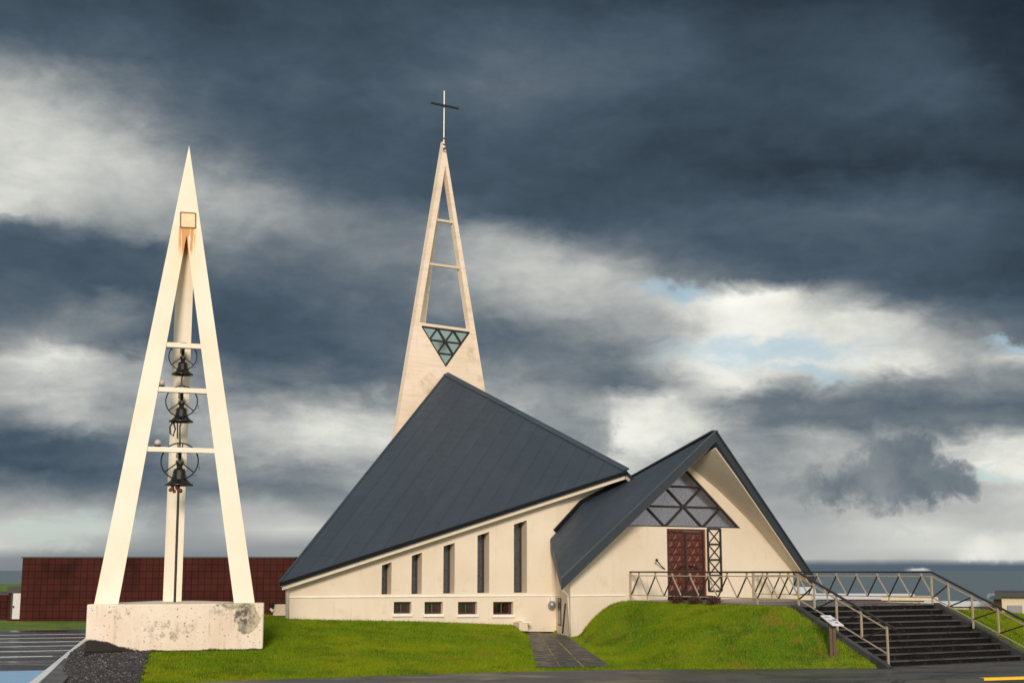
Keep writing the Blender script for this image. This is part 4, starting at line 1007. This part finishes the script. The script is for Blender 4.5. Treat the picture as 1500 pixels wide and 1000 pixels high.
P = np.empty((n, 3, 3)); P[:, 0] = np.stack([x-cx, y-sx_, z], 1); P[:, 1] = np.stack([x+cx, y+sx_, z], 1); P[:, 2] = np.stack([x+lx, y+ly, z+.03+h], 1)
me = bpy.data.meshes.new('grass'); me.vertices.add(n*3); me.vertices.foreach_set('co', P.ravel()); me.loops.add(n*3); me.loops.foreach_set('vertex_index', np.arange(n*3, dtype=np.int32))
me.polygons.add(n); me.polygons.foreach_set('loop_start', np.arange(0, n*3, 3, dtype=np.int32)); me.polygons.foreach_set('loop_total', np.full(n, 3, dtype=np.int32)); me.update(); me.validate()
me.materials.append(M['blades']); go = bpy.data.objects.new('grass', me); col.objects.link(go); go['kind'] = 'stuff'
# ------------------------------------------------------------------ sky
SUN_EL, SUN_AZ = R(18), R(180)       # azimuth clockwise from +Y (north): the sun stands behind the camera
world = bpy.data.worlds.new('World'); sc.world = world; world.use_nodes = True
t = NT(world.node_tree); bg = t.n['Background']
tc = t.n.new('ShaderNodeTexCoord').outputs['Generated']
dirv = t.vmath('NORMALIZE', tc)
sx = t.n.new('ShaderNodeSeparateXYZ'); t.put(sx.inputs[0], dirv); X, Y, Z = sx.outputs
# wind-drawn warp of the cloud field
wn1 = t.vmath('SUBTRACT', t.noise(t.vscale(dirv, (7, 7, 15)), 1., 5, .55, .2, color=True), (.5, .5, .5))
wn2 = t.vmath('SUBTRACT', t.noise(t.vscale(dirv, (26, 26, 48)), 1., 4, .6, .4, color=True), (.5, .5, .5))
ysafe = t.math('MAXIMUM', Y, .15)
u0 = t.math('DIVIDE', X, ysafe); w0_ = t.math('DIVIDE', Z, ysafe)
s1 = t.n.new('ShaderNodeSeparateXYZ'); t.put(s1.inputs[0], wn1); s2 = t.n.new('ShaderNodeSeparateXYZ'); t.put(s2.inputs[0], wn2)
damp = t.rng(w0_, .012, .09, .08, 1.)
uu = t.math('ADD', u0, t.math('MULTIPLY', t.math('ADD', t.math('MULTIPLY', s1.outputs[0], .060), t.math('MULTIPLY', s2.outputs[0], .042)), damp))
ww = t.math('ADD', w0_, t.math('MULTIPLY', t.math('ADD', t.math('MULTIPLY', s1.outputs[2], .034), t.math('MULTIPLY', s2.outputs[2], .028)), damp))
U0, U1 = -.42, .42
fu = t.math('DIVIDE', t.math('SUBTRACT', uu, U0), U1-U0, clamp=True)
rows = [
 (-10, [60,62,62,58,56,58,60,60,62,62,60,60,58,54,50,48,48,48,48,40,30]),
 (45,  [70,72,78,66,62,64,66,66,70,72,74,76,74,70,62,58,58,60,62,50,36]),
 (85,  [112,95,90,76,70,72,74,74,76,80,84,84,82,78,70,62,62,66,68,60,40]),
 (125, [178,162,125,95,84,82,84,84,86,90,92,90,84,76,70,64,64,70,74,70,48]),
 (165, [198,192,165,112,88,84,84,84,84,84,84,80,74,70,66,62,62,68,70,66,52]),
 (205, [200,200,192,150,98,86,84,82,78,76,76,74,68,64,62,58,58,60,60,58,54]),
 (245, [182,198,198,182,145,98,84,78,74,70,70,68,64,62,58,54,52,54,54,52,50]),
 (285, [198,192,178,172,168,155,118,90,78,72,72,70,68,66,64,66,68,70,70,66,62]),
 (315, [210,176,165,165,170,162,135,115,105,88,78,76,74,74,76,80,84,84,82,76,70]),
 (338, [92,102,128,150,165,140,130,125,120,135,122,92,84,82,82,82,80,78,76,74,70]),
 (365, [80,80,84,90,120,108,116,125,125,165,178,150,112,92,84,78,76,74,72,70,66]),
 (400, [76,74,74,78,82,88,98,115,120,172,188,178,165,128,106,92,82,78,74,70,66]),
 (430, [86,80,74,74,74,78,90,98,110,150,170,172,170,190,220,242,182,105,82,74,70]),
 (465, [95,105,132,105,76,74,82,90,98,120,140,150,155,165,218,235,215,212,158,100,84]),
 (500, [120,142,120,88,78,76,80,86,96,98,104,112,130,180,228,220,220,226,196,152,110]),
 (530, [182,205,182,150,98,82,90,90,96,104,110,115,128,182,230,216,214,222,220,170,198]),
 (560, [170,182,176,165,130,108,108,104,114,130,150,128,112,145,208,205,175,145,132,126,128]),
 (590, [160,176,165,160,160,150,150,160,150,150,165,140,205,222,165,118,106,100,96,95,94]),
 (620, [128,150,150,150,172,188,200,205,198,172,170,140,210,222,192,118,110,108,108,112,118]),
 (650, [72,82,98,130,165,178,182,192,192,180,150,122,205,210,172,142,165,172,178,202,210]),
 (685, [70,72,80,98,122,145,150,160,165,150,140,150,190,152,150,142,168,178,178,222,230]),
 (715, [120,115,110,105,102,112,118,140,150,150,150,150,160,160,155,152,162,178,170,175,195]),
 (745, [166,172,160,150,162,172,150,150,150,150,150,150,160,160,160,162,165,188,178,178,190]),
 (775, [194,188,188,165,165,188,200,172,160,160,160,160,160,160,165,168,172,194,208,194,190]),
 (800, [200,172,165,150,150,150,150,160,160,160,160,160,160,165,172,174,178,192,202,210,220]),
 (818, [140,130,130,128,130,140,150,150,150,155,160,165,170,172,174,176,178,180,182,198,208]),
 (828, [134,130,124,116,110,116,124,132,138,138,132,122,108,98,93,91,91,91,91,91,91]),
 (838, [130,126,118,108,104,108,110,110,108,106,102,97,92,90,88,88,88,88,88,88,88]),
]
val = None; pw = None
for py, vals in rows:
    r = ray(750, py); wv_ = r.z/r.y
    stops = []
    for i, v in enumerate(vals):
        u = ((i*75-750)/2000)/r.y; stops.append(((u-U0)/(U1-U0), v/255.))
    rp = t.ramp(fu, stops, 'CARDINAL' if py < 822 else 'LINEAR')
    if val is None: val = rp
    else: val = t.mixf(t.rng(ww, pw, wv_, 0., 1., smooth=False), val, rp)
    pw = wv_
# broken cloud texture
cl1 = t.noise(t.vscale(dirv, (9, 9, 20)), 1., 7, .55, .5); cl2 = t.noise(t.vscale(dirv, (30, 30, 58)), 1., 6, .6, .3)
det = t.math('ADD', t.math('MULTIPLY', t.math('SUBTRACT', cl1, .5), .27), t.math('MULTIPLY', t.math('SUBTRACT', cl2, .5), .16))
mod = t.rng(val, .2, .55, .45, 1.1)
lay = t.noise(t.vmath('ADD', t.vscale(dirv, (5, 5, 70)), t.vmath('SCALE', wn2, sc_=1.6)), 1., 5, .55, .2)
det = t.math('ADD', det, t.math('MULTIPLY', t.math('SUBTRACT', lay, .5), t.rng(w0_, .03, .30, .26, 0.)))
val = t.math('ADD', val, t.math('MULTIPLY', t.math('MULTIPLY', det, mod), damp))
# single clouds with lumpy edges
def blobmask(px, py, rx, ry, soft=.6, src=1.):
    r = ray(px, py); uc, wc = r.x/r.y, r.z/r.y
    a = t.math('DIVIDE', t.math('SUBTRACT', t.math('ADD', u0, t.math('MULTIPLY', s2.outputs[0], .10*src)), uc), rx/2000)
    b = t.math('DIVIDE', t.math('SUBTRACT', t.math('ADD', w0_, t.math('MULTIPLY', s2.outputs[2], .08*src)), wc), ry/2000)
    return t.rng(t.math('SQRT', t.math('ADD', t.math('MULTIPLY', a, a), t.math('MULTIPLY', b, b))), 1-soft, 1+soft, 1, 0)
s3 = t.n.new('ShaderNodeSeparateXYZ'); t.put(s3.inputs[0], t.vmath('SUBTRACT', t.noise(dirv, 62., 6, .62, .2, color=True), (.5, .5, .5)))
def lump(px, py, rx, ry, soft=.3, k=1.):
    r = ray(px, py); uc, wc = r.x/r.y, r.z/r.y
    a = t.math('DIVIDE', t.math('SUBTRACT', t.math('ADD', u0, t.math('MULTIPLY', s3.outputs[0], .050*k)), uc), rx/2000)
    b = t.math('DIVIDE', t.math('SUBTRACT', t.math('ADD', w0_, t.math('MULTIPLY', s3.outputs[2], .045*k)), wc), ry/2000)
    return t.rng(t.math('SQRT', t.math('ADD', t.math('MULTIPLY', a, a), t.math('MULTIPLY', b, b))), 1-soft, 1+soft, 1, 0)
def cluster(bl, lv, amp, am):
    global val
    m_ = None
    for b in bl: q = lump(*b); m_ = q if m_ is None else t.math('MAXIMUM', m_, q)
    lvl = t.math('ADD', t.math('MULTIPLY', t.noise(dirv, 26., 6, .58, .2), amp), lv-.5*amp)
    val = t.mixf(t.math('MULTIPLY', m_, am), val, lvl)
cluster([(1322, 666, 56, 32, .28, .75), (1374, 702, 56, 30, .30, .75), (1300, 706, 78, 36, .40, .8), (1232, 716, 58, 20, .8)], .45, .40, .92)
cluster([(838, 628, 36, 24, .7), (868, 648, 30, 24, .7), (790, 606, 30, 14, .9)], .54, .35, .7)
cluster([(1462, 802, 46, 16, .5, .6), (1492, 796, 40, 18, .5, .6), (1440, 812, 34, 8, .6, .4)], .86, .3, .75)
cluster([(1300, 778, 48, 10, .8)], .76, .2, .6)
cluster([(1340, 837, 20, 6, .4, .3)], .80, .15, .9)
# unseen rest of the sky: made-up cloud, brightened behind for fill light, dark overhead
gen = t.rng(t.noise(t.vscale(dirv, (3, 3, 6)), 1., 6, .55, .3), .3, .7, .62, .92)
gen = t.math('ADD', gen, t.rng(Z, .15, .8, .05, -.22))
gen = t.math('ADD', gen, t.rng(Y, .3, -.5, 0., .14))
inview = t.math('MULTIPLY', t.rng(Y, .72, .88), t.rng(Z, .62, .46))
val = t.mixf(inview, gen, val)
stops = [(.10, lin(26, 36, 47)), (.20, lin(47, 60, 72)), (.30, lin(71, 87, 101)), (.36, lin(87, 101, 114)), (.44, lin(108, 118, 126)), (.54, lin(135, 142, 146)), (.64, lin(163, 167, 167)), (.76, lin(198, 200, 195)), (.88, lin(233, 233, 224)), (1., lin(253, 252, 246))]
ccol = t.ramp(val, stops)
# clear sky in the gaps
sky = t.n.new('ShaderNodeTexSky'); sky.sky_type = 'NISHITA'; sky.sun_disc = False; sky.sun_elevation = SUN_EL; sky.sun_rotation = SUN_AZ; sky.air_density = 1.; sky.dust_density = .6
STR = .1
gap = None
for px, py, rx, ry in ((1120, 512, 130, 20), (990, 428, 48, 14), (80, 772, 95, 16), (1455, 697, 34, 7), (1180, 545, 60, 10), (1485, 512, 30, 9)):
    b = blobmask(px, py, rx, ry, .8, .6); gap = b if gap is None else t.math('MAXIMUM', gap, b)
gapc = t.mix(.5, t.vmath('SCALE', sky.outputs[0], sc_=.9), t.vmath('SCALE', lin(176, 205, 222), sc_=1/STR))
fin = t.mix(t.math('MULTIPLY', gap, .7), t.vmath('SCALE', ccol, sc_=1/STR), gapc)
t.put(bg.inputs[0], fin); bg.inputs[1].default_value = STR
# ------------------------------------------------------------------ sun
sl = bpy.data.lights.new('sun', 'SUN'); sl.energy = 2.8; sl.angle = R(12); sl.color = (1., .885, .755)
so = bpy.data.objects.new('sun', sl); col.objects.link(so)
sd = V(math.sin(SUN_AZ)*math.cos(SUN_EL), math.cos(SUN_AZ)*math.cos(SUN_EL), math.sin(SUN_EL))
so.rotation_euler = (-sd).to_track_quat('-Z', 'Y').to_euler(); so.location = (0, -20, 30)
# ------------------------------------------------------------------ camera
cam = bpy.data.cameras.new('camera'); co = bpy.data.objects.new('camera', cam); col.objects.link(co)
co.location = (0, 0, EYE); co.rotation_euler = (R(90)+TILT, 0, 0); cam.lens = 48; cam.sensor_width = 36; cam.clip_end = 40000; cam.clip_start = .1
sc.camera = co
vs_ = sc.view_settings; vs_.view_transform = 'Standard'; vs_.look = 'None'; vs_.exposure = 0; vs_.gamma = 1; vs_.use_curve_mapping = False
